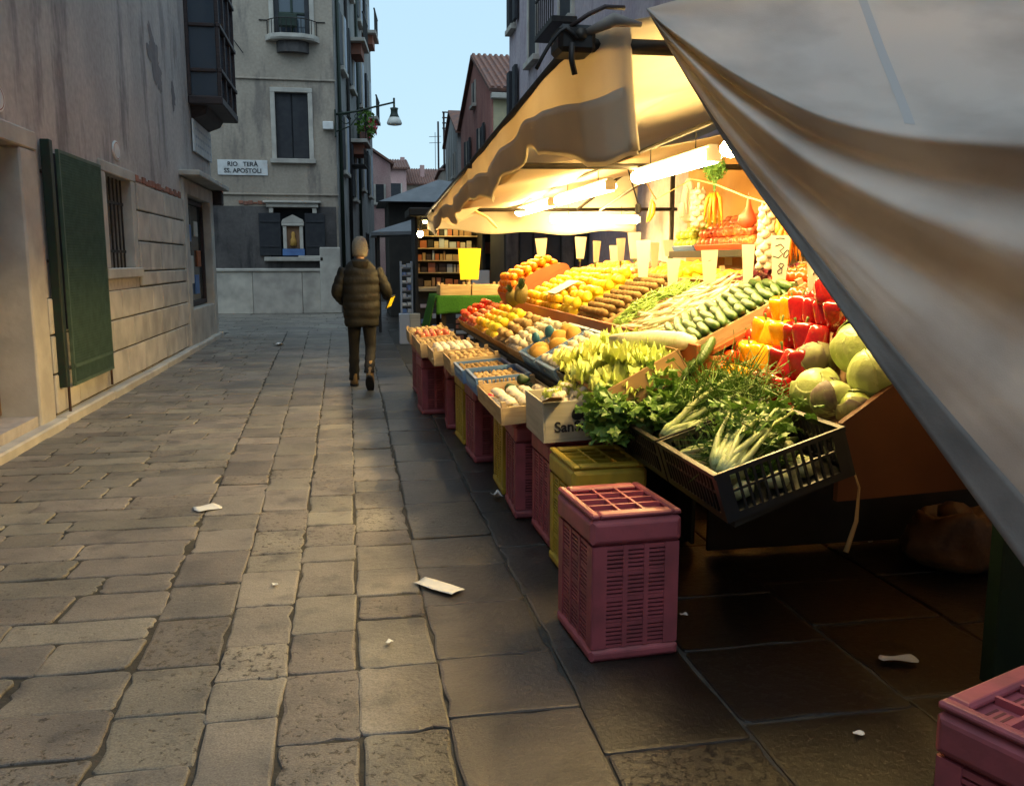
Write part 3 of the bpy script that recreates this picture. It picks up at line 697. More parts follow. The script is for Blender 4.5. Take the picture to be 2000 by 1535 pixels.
# ------------------------------------------------------------------ houses along the lane beyond
def frame_box(mb, F, *a): 
    t = MB(); t.cbox(*a); return mb.join(t, F)
dv = Vector((1.33, 13.8, 0)).normalized(); nv = Vector((dv.y, -dv.x, 0))
F = Matrix(((dv.x, nv.x, 0, -.37), (dv.y, nv.y, 0, 26.25), (0, 0, 1, 0), (0, 0, 0, 1)))
FB = thing('side_facade_house', 'tall narrow grey house front seen edge-on behind the street lamp', 'house', (0, 30, 0))
m = MB(); t = MB(); t.box(0, 14, -.3, 0, 0, 13.4); t.box(8.6, 14, -5, -.302, 0, 13.4); m.join(t, F); m.build('wall', 'plaster_grey', FB)
def fb(name, mt, par, *a, c=.012):
    m = MB(); t = MB(); t.cbox(*a, c); m.join(t, F); return m.build(name, mt, par)
for x0, z0 in ((1.2, 4.2), (1.2, 7.2), (1.2, 10.2), (4.2, 3.6), (4.2, 7.2), (4.2, 10.2), (7.6, 4.2), (7.6, 7.2), (7.6, 10.2), (11, 4.2), (11, 7.2), (11, 10.2)):
    w = fb('window', 'dark_shutter', FB, x0, x0+.9, .002, .03, z0, z0+1.7)
    for a, b in ((x0-.12, x0), (x0+.9, x0+1.02)): fb('stone_frame', 'istrian_stone', w, a, b, .002, .07, z0, z0+1.7)
    fb('sill', 'istrian_stone', w, x0-.2, x0+1.1, .002, .16, z0-.12, z0-.002)
    fb('shutter', 'dark_shutter', w, x0-.6, x0-.125, .02, .09, z0, z0+1.7); fb('shutter', 'seam', w, x0+1.03, x0+1.5, .02, .09, z0, z0+1.7)
for x0, z0 in ((4.0, 5.4), (4.0, 8.6), (9.5, 7.0), (9.5, 10.2), (3.2, 11.6)):
    b = fb('balcony_slab', 'istrian_stone', FB, x0, x0+1.8, .002, .55, z0, z0+.12)
    fb('balcony_corbel', 'bare_brick', b, x0+.3, x0+1.5, .002, .4, z0-.35, z0-.002)
    for k in range(10):
        m = MB(); t = MB(); t.tube([(x0+.05+k*.19, .5, z0+.12), (x0+.05+k*.19, .5, z0+.9)], .014, 5); m.join(t, F); m.build('baluster', 'black_iron', b)
    fb('railing', 'black_iron', b, x0, x0+1.8, .47, .53, z0+.88, z0+.93)
for x0 in (.35, 2.9, 6.4):
    m = MB(); t = MB(); t.tube([(x0, .07, 0), (x0, .07, 13.3)], .055, 8); m.join(t, F); m.build('drainpipe', ('green_iron', 'istrian_stone', 'black_iron')[int(x0)%3], FB, smooth=True)
m = MB(); t = MB(); t.cbox(-.1, 14.1, -.3, .5, 13.4, 13.6, .03); m.join(t, F); m.build('eaves', 'roof_tile', FB)
for x0, zc in ((3.5, 4.6), (3.5, 1.9)):
    b = fb('iron_balcony', 'black_iron', FB, x0, x0+1.2, .002, .5, zc, zc+.05)
    fb('railing', 'black_iron', b, x0, x0+1.2, .46, .5, zc+.5, zc+.54)
    for k in range(6): fb('baluster', 'black_iron', b, x0+k*.23, x0+k*.23+.025, .465, .49, zc+.05, zc+.5, c=.003)
# trailing plants on the balcony behind the lamp
def foliage(n, cen, size, leaf, seed, hang=0):
    rnd = random.Random(seed); mb = MB()
    for k in range(n):
        while True:
            p = Vector((rnd.uniform(-1,1), rnd.uniform(-1,1), rnd.uniform(-1,1)))
            if p.length < 1: break
        p = Vector((p.x*size[0], p.y*size[1], p.z*size[2])) + Vector(cen)
        e = Euler((rnd.uniform(0,6.3), rnd.uniform(0,6.3), rnd.uniform(0,6.3))).to_matrix(); l = leaf*rnd.uniform(.6,1.3)
        q = [(-.5,0,0),(0,-.32,.08),(.5,0,0),(0,.32,.08)]
        mb.add([e @ Vector(v)*l + p for v in q], [(0,1,2),(0,2,3)])
    return mb
fo = MB().join(foliage(260, (4.9, .45, 6.1), (.9, .35, .5), .16, 3), F)
pl = thing('balcony_plants', 'dark bushy balcony plant with red flowers behind the street lamp', 'plant', F @ Vector((4.9, .45, 5.52)))
fo.build('foliage', 'green_leaf', pl, kind='stuff')
fo = MB().join(foliage(60, (4.9, .55, 6.0), (.7, .3, .35), .12, 4), F); fo.build('flowers', 'radish_skin', pl, kind='stuff')
m = MB(); t = MB(); t.cbox(4.1, 5.7, .3, .52, 5.53, 5.75, .02); m.join(t, F); m.build('trough', 'roof_tile', pl)

def house(name, label, x0, x1, y0, y1, ze, ridge, axis, wm, wins, loc=None, oh=.3, tiles=True):
    """a house with a pitched roof; ridge along 'x' or 'y'; wins: (face, a, z, w, h)"""
    H = thing(name, label, 'house', loc or ((x0+x1)/2, y0, 0))
    m = MB(); m.box(x0, x1, y0, y1, 0, ze)
    if axis == 'x':
        ym = (y0+y1)/2
        m.add([(x0,y0,ze),(x0,y1,ze),(x0,ym,ridge),(x1,y0,ze),(x1,y1,ze),(x1,ym,ridge)], [(0,2,1),(3,4,5)])
        ra = [((x0-oh*.4,y0-oh,ze-.05),(x1+oh,y0-oh,ze-.05),(x1+oh,ym,ridge+.12),(x0-oh*.4,ym,ridge+.12)), ((x0-oh*.4,ym,ridge+.12),(x1+oh,ym,ridge+.12),(x1+oh,y1+oh,ze-.05),(x0-oh*.4,y1+oh,ze-.05))]
    else:
        xm = (x0+x1)/2
        m.add([(x0,y0,ze),(x1,y0,ze),(xm,y0,ridge),(x0,y1,ze),(x1,y1,ze),(xm,y1,ridge)], [(0,1,2),(3,5,4)])
        ra = [((x0-oh,y0-oh,ze-.05),(xm,y0-oh,ridge+.12),(xm,y1+oh,ridge+.12),(x0-oh,y1+oh,ze-.05)), ((xm,y0-oh,ridge+.12),(x1+oh,y0-oh,ze-.05),(x1+oh,y1+oh,ze-.05),(xm,y1+oh,ridge+.12))]
    wall = m.build('wall', wm, H)
    m = MB()
    for q in ra:
        q = [Vector(p) for p in q]; n_ = (q[1]-q[0]).cross(q[3]-q[0]).normalized()
        if n_.z < 0: n_ = -n_
        m.add([*q, *[p+n_*.1 for p in q]], [(0,3,2,1),(4,5,6,7),(0,1,5,4),(1,2,6,5),(2,3,7,6),(3,0,4,7)])
    roof = m.build('roof', 'roof_tile', H)
    if tiles:
        # rows of barrel tiles
        q = [Vector(p) for p in ra[0]]; L_ = (q[1]-q[0]).length if axis == 'x' else (q[3]-q[0]).length
        a0, a1, up = (q[0], q[1], q[3]-q[0]) if axis == 'x' else (q[0], q[3], q[1]-q[0])
        m = MB(); n = int(L_/.2)
        for k in range(n):
            p = a0 + (a1-a0)*((k+.5)/n) + Vector((0,0,.1)); m.tube([p, p+up*.5, p+up], .075, 6)
        m.build('tile_rows', 'roof_tile', roof, kind='stuff')
    for (f_, a, z, w, h) in wins:
        if f_ == 'X': bx = (x0-.03, x0+.02, a, a+w, z, z+h); fr = [(x0-.06, x0+.01, a-.1, a, z, z+h), (x0-.06, x0+.01, a+w, a+w+.1, z, z+h)]; sl = (x0-.14, x0+.01, a-.15, a+w+.15, z-.12, z-.002)
        else: bx = (a, a+w, y0-.03, y0+.02, z, z+h); fr = [(a-.1, a, y0-.06, y0+.01, z, z+h), (a+w, a+w+.1, y0-.06, y0+.01, z, z+h)]; sl = (a-.15, a+w+.15, y0-.14, y0+.01, z-.12, z-.002)
        wo = MB().cbox(*bx, .006).build('window', 'dark_shutter', H)
        for b_ in fr: MB().cbox(*b_, .008).build('frame', 'istrian_stone', wo)
        MB().cbox(*sl, .008).build('sill', 'istrian_stone', wo)
    return H
# right-hand row
MV = house('mauve_house', 'tall mauve plastered house rising behind the market stall', 3.9, 9, -4, 22, 9.6, 11, 'y', 'plaster_mauve',
           [('X', 21.2, 4.0, .5, 2.0), ('X', 21.2, 7.0, .5, 1.8), ('X', 15.6, 5.75, .9, 1.9), ('X', 18.6, 5.75, .8, 1.9), ('X', 11, 5.6, .9, 1.9), ('X', 6, 5.6, .9, 1.9), ('X', 5.0, 1.2, 1.4, 1.15), ('X', 8.4, .4, 1.2, 2.0)], tiles=False)
bal = MB().cbox(3.45, 3.898, 15.3, 16.8, 5.55, 5.66, .01).build('balcony_slab', 'black_iron', MV)
for k in range(9): MB().tube([(3.48, 15.35+k*.175, 5.66), (3.48, 15.35+k*.175, 6.25)], .014, 5).build('baluster', 'black_iron', bal)
MB().bar((3.48, 15.3, 6.26), (3.48, 16.8, 6.26), .04).build('railing', 'black_iron', bal)
for yy in (21.0, 21.75): MB().cbox(3.78, 3.86, yy-.35, yy-.02, 4.0, 6.0, .01).build('open_shutter', 'dark_shutter', MV)
for yy in (21.0, 21.75): MB().cbox(3.78, 3.86, yy-.35, yy-.02, 7.0, 8.8, .01).build('open_shutter', 'dark_shutter', MV)
RH = house('red_house', 'red gabled house with tiled roof and flowered window shutters', 4.4, 10, 28, 36, 6.75, 8.5, 'x', 'plaster_red', [('X', 31.6, 7.0, .6, .8), ('X', 29.5, 4.6, 1.0, 1.4), ('X', 33, 4.6, 1.0, 1.4)])
m = MB(); m.box(4.45, 10, 27.94, 27.997, 0, 6.6); m.build('yellow_end_wall', 'yellow_plaster', RH)
m = MB(); m.cbox(4.35, 10, 27.7, 27.93, 6.5, 6.68, .02); m.build('cornice', 'istrian_stone', RH)
for yy in (29.2, 30.55, 32.7, 34.05): MB().cbox(4.3, 4.36, yy, yy+.28, 4.6, 6.0, .01).build('open_shutter', 'dark_shutter', RH)
fp = thing('window_flowers', 'leafy flower box under the shuttered window of the red house', 'plant', (4.25, 30, 4.5))
foliage(160, (4.2, 30.0, 4.62), (.18, .8, .25), .14, 9).build('foliage', 'green_leaf', fp, kind='stuff')
MB().cbox(4.12, 4.31, 29.3, 30.7, 4.34, 4.47, .01).build('trough', 'roof_tile', fp)
PH = house('pale_house', 'pale narrow house with roof terrace beyond the red house', 4.5, 9, 38, 43, 6.9, 8.0, 'x', 'plaster_grey', [('X', 39, 5.2, .5, 1.0), ('X', 41, 5.2, .5, 1.0)], tiles=False)
TB = house('terrace_house', 'low cream house carrying a wooden roof terrace', 4.55, 9, 43.5, 48, 5.9, 6.0, 'x', 'plaster_end', [('X', 45, 3.6, .7, 1.2)], tiles=False)
AL = thing('roof_terrace', 'wooden roof terrace with railings above the cream house', 'terrace', (5, 45, 6.1))
MB().cbox(4.5, 5.9, 44, 47, 6.13, 6.25, .02).build('deck', 'dark_wood', AL)
for xx in (4.5, 5.2, 5.8):
    for yy in (44.0, 46.9): MB().box(xx, xx+.09, yy, yy+.09, 6.252, 8.7).build('post', 'dark_wood', AL)
for z in (7.9, 8.15, 8.4, 8.66): MB().cbox(4.46, 5.95, 43.93, 43.998, z, z+.06, .005).build('rail', 'dark_wood', AL)
MB().cbox(4.6, 5.85, 44.1, 44.12, 7.2, 7.8, .01).build('awning_cloth', 'seam', AL)
MB().cbox(4.62, 5.1, 44.13, 44.2, 6.26, 7.1, .01).build('screen', 'roof_tile', AL)
# far end of the street
PK = house('pink_house', 'pink house with gable roof beyond the grey house front', -4, 1.95, 45, 54, 6.3, 8.2, 'y', 'plaster_pink', [('Y', 1.2, 4.4, .4, .9)], oh=.15, tiles=False)
FH = house('far_row_house', 'distant grey-yellow row house with tiled roof and shuttered windows', 4.3, 12, 72, 80, 7.6, 9.0, 'x', 'plaster_end', [('Y', 4.7, 5.5, .9, 1.3), ('Y', 6.4, 5.5, .9, 1.3), ('Y', 8, 5.5, .9, 1.3)])
FH2 = house('far_red_house', 'distant brick-red house with one tall window beside the pink house', 2.2, 4.25, 70, 78, 8.6, 9.5, 'x', 'plaster_pink', [('Y', 2.8, 5.6, 1.0, 1.9), ('Y', 2.8, 3.9, 1.0, 1.0)])
for i, (xx, zz, ln) in enumerate(((4.0, 9.2, 'chimney on the distant red house'), (5.6, 8.6, 'chimney on the distant grey-yellow house'))):
    P_ = (FH2, FH)[i]
    MB().cbox(xx, xx+.35, 73.5, 73.9, zz-.8, zz+.7, .02).build('chimney', 'plaster_pink', P_)
ae = thing('roof_aerial', 'thin television aerial standing on the far roofs', 'aerial', (5.6, 60, 8.5))
MB().tube([(5.6,60,7.5),(5.6,60,10)],.02,5).build('mast','black_iron',ae)
for z in (9.3, 9.7): MB().tube([(5.2,60,z),(6.0,60,z+.05)],.018,5).build('rod','black_iron',ae)
HB = house('sky_blocker_house', 'unseen house added behind the camera to block sky light', -9, 3.5, -18, -10, 7, 8.5, 'x', 'plaster_grey', [], tiles=False)  # out of view; added to cut the sky light reaching the lane
# ------------------------------------------------------------------ newsstand and market booths
DK = thing('dark_kiosk', 'dark closed market kiosk with pitched grey roof behind the newsstand', 'kiosk', (2.2, 24, 0))
MB().cbox(.95, 4.2, 24, 26.5, 0, 3.05, .02).build('body', 'dark_board', DK)
m = MB(); m.add([(.7,23.6,3.06),(4.5,23.6,3.06),(4.5,27,3.06),(.7,27,3.06),(2.4,24.9,3.75),(2.8,25.4,3.75)], [(0,1,5,4),(1,2,5),(2,3,4,5),(3,0,4),(0,3,2,1)]); m.build('roof', 'canopy_grey', DK)
UM = thing('flat_canopy', 'pale grey low pyramid canopy beside the lit newsstand', 'canopy', (1.2, 19.5, 0))
m = MB(); m.add([(.38,18.6,2.1),(2.3,18.6,2.16),(2.3,20.6,2.16),(.38,20.6,2.1),(1.6,19.6,2.5),(.38,18.6,2.03),(2.3,18.6,2.09),(2.3,20.6,2.09),(.38,20.6,2.03)], [(0,1,4),(1,2,4),(2,3,4),(3,0,4),(5,6,1,0),(6,7,2,1),(7,8,3,2),(8,5,0,3),(5,8,7,6)]); m.build('roof', 'canopy_grey', UM)
for x_, y_ in ((.5, 18.75), (2.2, 18.75), (.5, 20.45), (2.2, 20.45)): MB().box(x_, x_+.06, y_, y_+.06, 0, 2.03).build('post', 'black_iron', UM)
NS = thing('newsstand', 'dark newsstand with lit shelves crowded with magazines', 'newsstand', (1.8, 16.4, 0))
MB().box(1.12, 3.3, 17.0, 17.2, 0, 2.5).build('back_panel', 'dark_board', NS)
for x_ in (1.12, 2.36, 3.26): MB().box(x_, x_+.05, 16.2, 16.998, 0, 2.3).build('side_panel', 'dark_board', NS)
MB().cbox(1.0, 3.4, 15.9, 17.2, 2.302, 2.45, .02).build('roof', 'dark_board', NS)
MB().cbox(1.17, 3.26, 16.1, 16.998, .95, 1.02, .01).build('counter', 'pale_wood', NS)
for z in (1.27, 1.50, 1.73, 1.96): MB().cbox(1.172, 2.35, 16.75, 16.998, z, z+.02, .004).build('shelf', 'pale_wood', NS)
MB().box(1.172, 3.25, 16.25, 16.27, 0, .948).build('front_panel', 'dark_board', NS)
covers = ['cardboard', 'pale_wood', 'printed_board', 'orange_board', 'bare_brick', 'potato_skin', 'dark_wood', 'printed_board', 'cardboard', 'seam', 'dark_board']
for zi, z in enumerate((1.021, 1.291, 1.521, 1.751, 1.981)):
    x_ = 1.2; 
    while x_ < 2.2:
        w = U(.03, .14); h = U(.10, .19); yy = 16.82 if zi else 16.8
        mt = random.choice(covers)
        o = MB().cbox(x_, x_+w, yy, yy+U(.01, .04), z, z+h, .003).build('magazine', mt)
        tag(o, 'small magazine standing on the newsstand %s' % ('counter', 'lowest shelf', 'second shelf', 'third shelf', 'top shelf')[zi], 'magazine', 'magazines on the newsstand %s' % ('counter', 'lowest shelf', 'second shelf', 'third shelf', 'top shelf')[zi]); x_ += w+U(.005, .03)
for j in range(9):
    for i in range(9):
        if U(0,1) < .2: continue
        z = .06+j*.098; o = MB().cbox(1.2+i*.22, 1.2+i*.22+U(.13,.2), 16.2, 16.246, z, z+U(.06,.09), .003).build('magazine', random.choice(('seam', 'bare_brick', 'dark_shutter', 'plaster_mauve', 'blue_plastic')))
        tag(o, 'dim magazine in the rack below the newsstand counter', 'magazine', 'magazines below the newsstand counter')
for i in range(12):
    z = 1.1+ (i%4)*.27; x_ = 2.44+(i//4)*.26
    o = MB().cbox(x_, x_+.2, 16.6, 16.63, z, z+.22, .003).build('magazine', random.choice(('dark_shutter', 'seam', 'plaster_mauve', 'bare_brick'))); tag(o, 'dim magazine hung in the unlit half of the newsstand', 'magazine', 'magazines in the unlit half of the newsstand')
    MB().cbox(x_, x_+.2, 16.635, 16.64, z-.02, z+.24, .002).build('hanger', 'dark_board', NS)
KL = thing('kiosk_lamp', 'lit tube lamp under the newsstand roof', 'lamp', (1.75, 16.4, 2.25))
emit('kiosk_glow', (1, .72, .25), 26)
MB().cbox(1.25, 2.3, 16.3, 16.4, 2.24, 2.3, .01).build('housing', 'white_plastic', KL)
MB().tube([(1.28, 16.35, 2.215), (2.27, 16.35, 2.215)], .022, 8).build('tube', 'kiosk_glow', KL)
RK = thing('newspaper_rack', 'blue-grey rack of stacked newspapers beside the newsstand', 'rack', (1.0, 16.6, 0))
for x_ in (.86, 1.06): MB().box(x_, x_+.025, 16.5, 16.75, 0, 1.5).build('side', 'seam', RK)
for k in range(10): MB().cbox(.886, 1.059, 16.5, 16.72, .1+k*.14, .12+k*.14, .003).build('shelf', 'seam', RK)
for k in range(10):
    for q in range(2): tag(MB().cbox(.89+q*.09, .965+q*.09, 16.47, 16.7, .121+k*.14, .16+k*.14+U(0,.06), .004).build('newspaper', random.choice(('plaque', 'seam', 'paper', 'blue_plastic'))), 'folded newspaper pile in the blue-grey rack', 'newspaper', 'newspapers in the rack')
bxn = thing('pale_carton', 'pale blue and cream carton on the ground by the newsstand', 'box', (.98, 16.2, 0))
MB().cbox(.8, .99, 16.0, 16.25, 0, .55, .006).build('side', 'seam', bxn); MB().cbox(.992, 1.18, 16.0, 16.25, 0, .55, .006).build('side', 'printed_board', bxn)
BO = thing('shuttered_booth', 'closed booth of dark upright panels behind the fruit stall', 'booth', (3.7, 14.2, 0))
MB().box(2.45, 3.85, 14.3, 15.8, 0, 2.7).build('body', 'dark_board', BO)
for k in range(6): MB().cbox(2.47+k*.235, 2.68+k*.235, 14.25, 14.298, .1, 2.3, .01).build('panel', 'dark_shutter' if k%2 else 'plaster_dark', BO)
MB().cbox(2.35, 3.85, 13.9, 15.9, 2.702, 2.8, .02).build('roof', 'dark_board', BO)
# upright newspaper board near the dark booth
nb2 = tag(MB().cbox(1.95, 2.25, 14.6, 14.64, .75, 1.35, .006).build('headline_board', 'seam'), 'grey headline board standing in front of the newsstand', 'board')
MB().box(1.98, 2.0, 14.66, 14.68, 0, .9).build('leg', 'black_iron', nb2); MB().box(2.2, 2.22, 14.66, 14.68, 0, .9).build('leg', 'black_iron', nb2)
# ------------------------------------------------------------------ the stall: canvas awning on poles
def lerp(a, b, t): return a+(b-a)*t
def eave(y):
    t = (y-3.05)/8.15; return Vector((lerp(.78, .95, t), y, lerp(2.28, 2.11, t)))
AW = thing('awning', 'big cream canvas awning with hanging valance over the fruit stall', 'awning', (2.3, 7, 0))
def solid(o, t=.003):
    s = o.modifiers.new('thickness', 'SOLIDIFY'); s.thickness = t; return o
def roof_pt(u, v):
    y = lerp(3.05, 11.25, u); e = eave(y); x = lerp(e.x, 3.88, v)
    z = e.z + .25*(x-e.x) - .05*math.sin(PI*v)*(.6+.4*math.sin(y*1.9)) + .02*math.sin(9*v+3*y)*math.sin(PI*v) + .03*math.exp(-((y-6.2)/.25)**2)*v
    return (x, y, z)
solid(MB().grid(roof_pt, 70, 30).build('roof_sheet', 'canvas', AW, smooth=True))
def inner_pt(u, v):
    y = lerp(6.25, 11.1, u); x = lerp(1.15, 3.86, v); e = eave(y)
    return (x, y, e.z + .25*(x-e.x) - .13 - .07*math.sin(PI*v) + .025*math.sin(5*y+4*v)*math.sin(PI*u) - .10*(1-u)*v)
solid(MB().grid(inner_pt, 40, 24).build('inner_sheet', 'canvas', AW, smooth=True))
# valance: a run of points along the eave, turned in at the near corner
vp = [(.97, 3.05, 2.335), (.93, 3.02, 2.33), (.86, 3.04, 2.30), (.79, 3.12, 2.275)] + [tuple(eave(3.3+k*.2)-Vector((.012, 0, 0))) for k in range(40)]
def val_fn(r0, r1, off):
    def fn(u, v):
        t = u*(len(vp)-1); i = min(int(t), len(vp)-2); p = Vector(vp[i]).lerp(Vector(vp[i+1]), t-i)
        near = max(0, 1-abs(p.y-3.05)/.5)
        dep = lerp(.30, .24, min(1, (p.y-3)/8)) + .05*math.sin(p.y*2.6) + .02*math.sin(p.y*7.3) + .10*near
        w = lerp(r0, r1, v)
        wave = .022*math.sin(p.y*5.2+1)*w + .012*math.sin(p.y*11)*w
        return (p.x - off - wave + .03*w*w, p.y + .02*w*math.sin(p.y*4), p.z - .004 - dep*w)
    return fn
solid(MB().grid(val_fn(0, 1, 0), 160, 10).build('valance', 'canvas', AW, smooth=True))
solid(MB().grid(val_fn(.52, 1.04, .008), 160, 6).build('valance_hem', 'canvas', AW, smooth=True))
def end_pt(u, v):
    x = lerp(.95, 3.7, u); e = eave(11.22); zt = e.z+.25*(x-e.x)-.02; zb = 1.90 - .05*math.sin(PI*u) + .02*math.sin(u*17)
    return (x, 11.22 - .10*v*math.sin(PI*u) + .03*math.sin(u*14)*v, lerp(zt, zb, v))
solid(MB().grid(end_pt, 50, 14).build('end_sheet', 'canvas', AW, smooth=True))
for k, (yy, dz) in enumerate(((8.9, .02), (9.4, -.02), (9.9, 0))):   # loose flaps clipped back inside the far corner
    e = eave(yy); m = MB(); m.add([(e.x+.02, yy, e.z-.17), (e.x+.02, yy+.35, e.z-.16), (e.x+.42, yy+.2, e.z-.12+dz), (e.x+.2, yy+.1, e.z-.24)], [(0,1,2),(0,2,3)]); solid(m.build('loose_flap', 'canvas', AW))

# the near-end tarpaulin: gathered at the corner clamp, pulled out towards the lane and hanging in folds
TP = thing('end_tarpaulin', 'weathered cream tarpaulin hanging in broad folds across the stall end', 'tarpaulin', (2.2, 2.4, .3))
A_ = Vector((1.01, 3.0, 2.35))
Rl = [A_, (1.22, 3.0, 2.41), (1.6, 3.0, 2.5), (2.05, 3.0, 2.6), (2.6, 3.0, 2.72), (3.2, 3.0, 2.86), (3.88, 3.0, 3.02)]
Fl = [A_, (1.06, 2.88, 2.25), (1.21, 2.58, 2.03), (1.40, 2.28, 1.86), (1.70, 2.0, 1.79), (2.3, 1.8, 1.78), (3.2, 1.7, 1.8)]
Hl = [A_, (1.09, 2.88, 2.14), (1.18, 2.64, 1.83), (1.29, 2.38, 1.52), (1.43, 2.16, 1.20), (1.74, 1.99, .72), (2.12, 1.80, .16)]
def cr(L, t):
    L = [Vector(p) for p in L]; n = len(L)-1; t = min(max(t, 0), .9999)*n; i = int(t); f = t-i
    p0, p1, p2, p3 = L[max(i-1,0)], L[i], L[i+1], L[min(i+2,n)]
    return .5*((2*p1)+(p2-p0)*f+(2*p0-5*p1+4*p2-p3)*f*f+(3*p1-p0-3*p2+p3)*f**3)
def tarp(s, t):
    """s runs out from the clamp, t from the roof edge over the fold to the hem"""
    r, f, h = cr(Rl, s), cr(Fl, s), cr(Hl, s)
    k = .36; amp = min(1, s*3.2)
    out = Vector((-.62, -.78, 0))                    # away from the stall
    if t < k:
        q = t/k; p = r.lerp(f, q); p = p + Vector((0, 0, -.05*math.sin(PI*q)*amp)) + out*(.012*math.sin(q*9+s*6))*amp
        p += out*(.04*amp*max(0, (q-.75)/.25)**2)
    else:
        q = (t-k)/(1-k); p = f.lerp(h, q)
        fold = .68*(.04*math.exp(-(q/.05)**2) - .085*math.exp(-((q-.17)/.085)**2) + .060*math.exp(-((q-.39)/.10)**2) - .045*math.exp(-((q-.60)/.11)**2) + .018*math.exp(-((q-.80)/.10)**2))
        p = p + out*fold*amp*1.15 + out*.004*math.sin(22*q+9*s)*amp + out*.010*noise.noise(Vector((s*5, q*9, 1)))*amp + out*.004*noise.noise(Vector((s*16, q*30, 4)))*amp
    return p
solid(MB().grid(lambda s, t: tarp(s, t), 90, 110).build('sheet', 'canvas_outer', TP, smooth=True))
solid(MB().grid(lambda s, t: tarp(s, lerp(.935, 1.0, t)) + Vector((-.62, -.78, .1)).normalized()*.006, 90, 6).build('hem', 'hem', TP, smooth=True), .002)
def seam_pt(u, v):
    s = lerp(.30, .66, u); t = lerp(-.0, .36, u*1.0); s2 = .74 - .30*(1-t/.36) if False else lerp(.40, .55, u)
    p = tarp(s2 + lerp(-.006, .006, v), lerp(.02, .34, u)); return p + Vector((-.3, -.6, .7)).normalized()*.004
MB().grid(seam_pt, 30, 2).build('seam_tape', 'seam_tape', TP, smooth=True)

FR = AW
def pole(a, b, r=.022, name='pole'): return MB().tube([a, b], r, 10).build(name, 'pole', FR, smooth=True)
pole((.70, 3.07, 2.24), (3.86, 3.07, 2.26), .026); pole((.80, 6.2, 2.16), (3.86, 6.2, 2.2)); pole((.9, 10.2, 2.08), (3.86, 10.2, 2.12))
pole((.775, 2.98, 2.255), (.935, 11.2, 2.085), .02, 'eave_pole')
for y_ in (3.07, 6.2, 10.2): pole((3.8, y_, 0), (3.8, y_, 2.95), .03, 'post')
pole((2.25, 6.2, 2.18), (2.9, 10.2, 2.1), .016, 'brace'); pole((2.6, 10.1, 2.1), (3.3, 10.1, 2.62), .018, 'brace')
pole((2.06, 4.6, 2.3), (2.06, 11.0, 2.22), .014, 'lamp_rail')
MB().cbox(.70, .83, 2.99, 3.13, 2.20, 2.29, .015).build('corner_clamp', 'black_iron', FR)
MB().tube([(.66+.02*k, 2.98, 2.27-.012*abs(k-3)**1.5) for k in range(-2, 6)], .007, 6).build('clamp_lever', 'black_iron', FR, smooth=True)
MB().tube([(.74, 2.97, 2.22), (.735, 2.96, 2.17), (.75, 2.97, 2.12)], .010, 6).build('clamp_hook', 'black_iron', FR, smooth=True)
MB().tube([(.74, 3.0, 2.28), (.80, 2.99, 2.32), (.86, 3.0, 2.35), (.93, 3.0, 2.35)], .008, 6).build('clamp_strap', 'dark_wood', FR, smooth=True)
MB().tube([(.79, 3.0, 2.26), (.88, 2.96, 2.30), (.98, 2.97, 2.29)], [.012, .024, .008], 7).build('knotted_rag', 'hem', FR, smooth=True)

solid(MB().grid(lambda u, v: (3.70+.03*math.sin(u*40), lerp(4.3, 9.5, u), lerp(2.75, 1.0, v)), 60, 10).build('back_curtain', 'ochre_cloth', AW, smooth=True))
# lamps
emit('tube_glow', LAMP, 68); emit('bulb_glow', (1, .74, .35), 90)
def tube_lamp(label, a, b):
    a = Vector(a); b = Vector(b); d = (b-a).normalized(); side = Vector((-d.y, d.x, 0))
    T = thing('fluorescent_lamp', label, 'lamp', (a+b)/2, 'tube lamps under the awning')
    m = MB(); m.bar(a+Vector((0,0,.05)), b+Vector((0,0,.05)), .055, .035); bevel(m.build('housing', 'white_plastic', T), .008)
    rs = []
    for p in (a+d*.02, b-d*.02): rs.append([p+side*x_+Vector((0,0,z)) for x_, z in ((-.03,.045),(-.058,.02),(-.06,-.01),(-.04,-.035),(0,-.045),(.04,-.035),(.06,-.01),(.058,.02),(.03,.045))])
    MB().rings(rs).build('diffuser', 'tube_glow', T)
    for p in (a, b):
        m = MB(); m.bar(p-d*.012+Vector((0,0,.006)), p+d*.012+Vector((0,0,.006)), .09, .075); m.build('end_cap', 'white_plastic', T)
    for p in (a.lerp(b, .2), a.lerp(b, .8)): MB().tube([p+Vector((0,0,.06)), p+Vector((0,0,.17))], .004, 5).build('hanger', 'pole', T)
tube_lamp('lit tube lamp mostly hidden behind the tarpaulin', (1.60, 3.16, 2.1), (2.04, 4.60, 2.1))
tube_lamp('lit tube lamp above the hanging carrots, first past the tarpaulin', (2.06, 4.88, 2.1), (2.06, 6.25, 2.1))
tube_lamp('lit tube lamp hanging midway along the awning', (2.06, 6.95, 2.1), (2.06, 8.75, 2.1))
tube_lamp('lit tube lamp at the newsstand end of the awning, in line with the others', (2.06, 9.1, 2.1), (2.06, 10.9, 2.1))
tube_lamp('lit tube lamp set crosswise against the end sheet', (2.45, 10.85, 2.02), (3.6, 10.85, 2.02))
BL = thing('light_bulb', 'bare glowing bulb hanging at the awning corner toward the newsstand', 'lamp', (.83, 11.05, 1.84))
MB().lathe([(.004,-.045),(.028,-.035),(.038,-.01),(.034,.015),(.018,.035)], 14, cen=(.83, 11.05, 1.84)).build('bulb', 'bulb_glow', BL, smooth=True)
MB().tube([(.83,11.05,1.87),(.83,11.05,1.92)], .02, 8).build('socket', 'black_iron', BL); MB().tube([(.83,11.05,1.92),(.86,11.05,2.0),(.93,11.05,2.085)], .006, 5).build('flex', 'ink', BL)
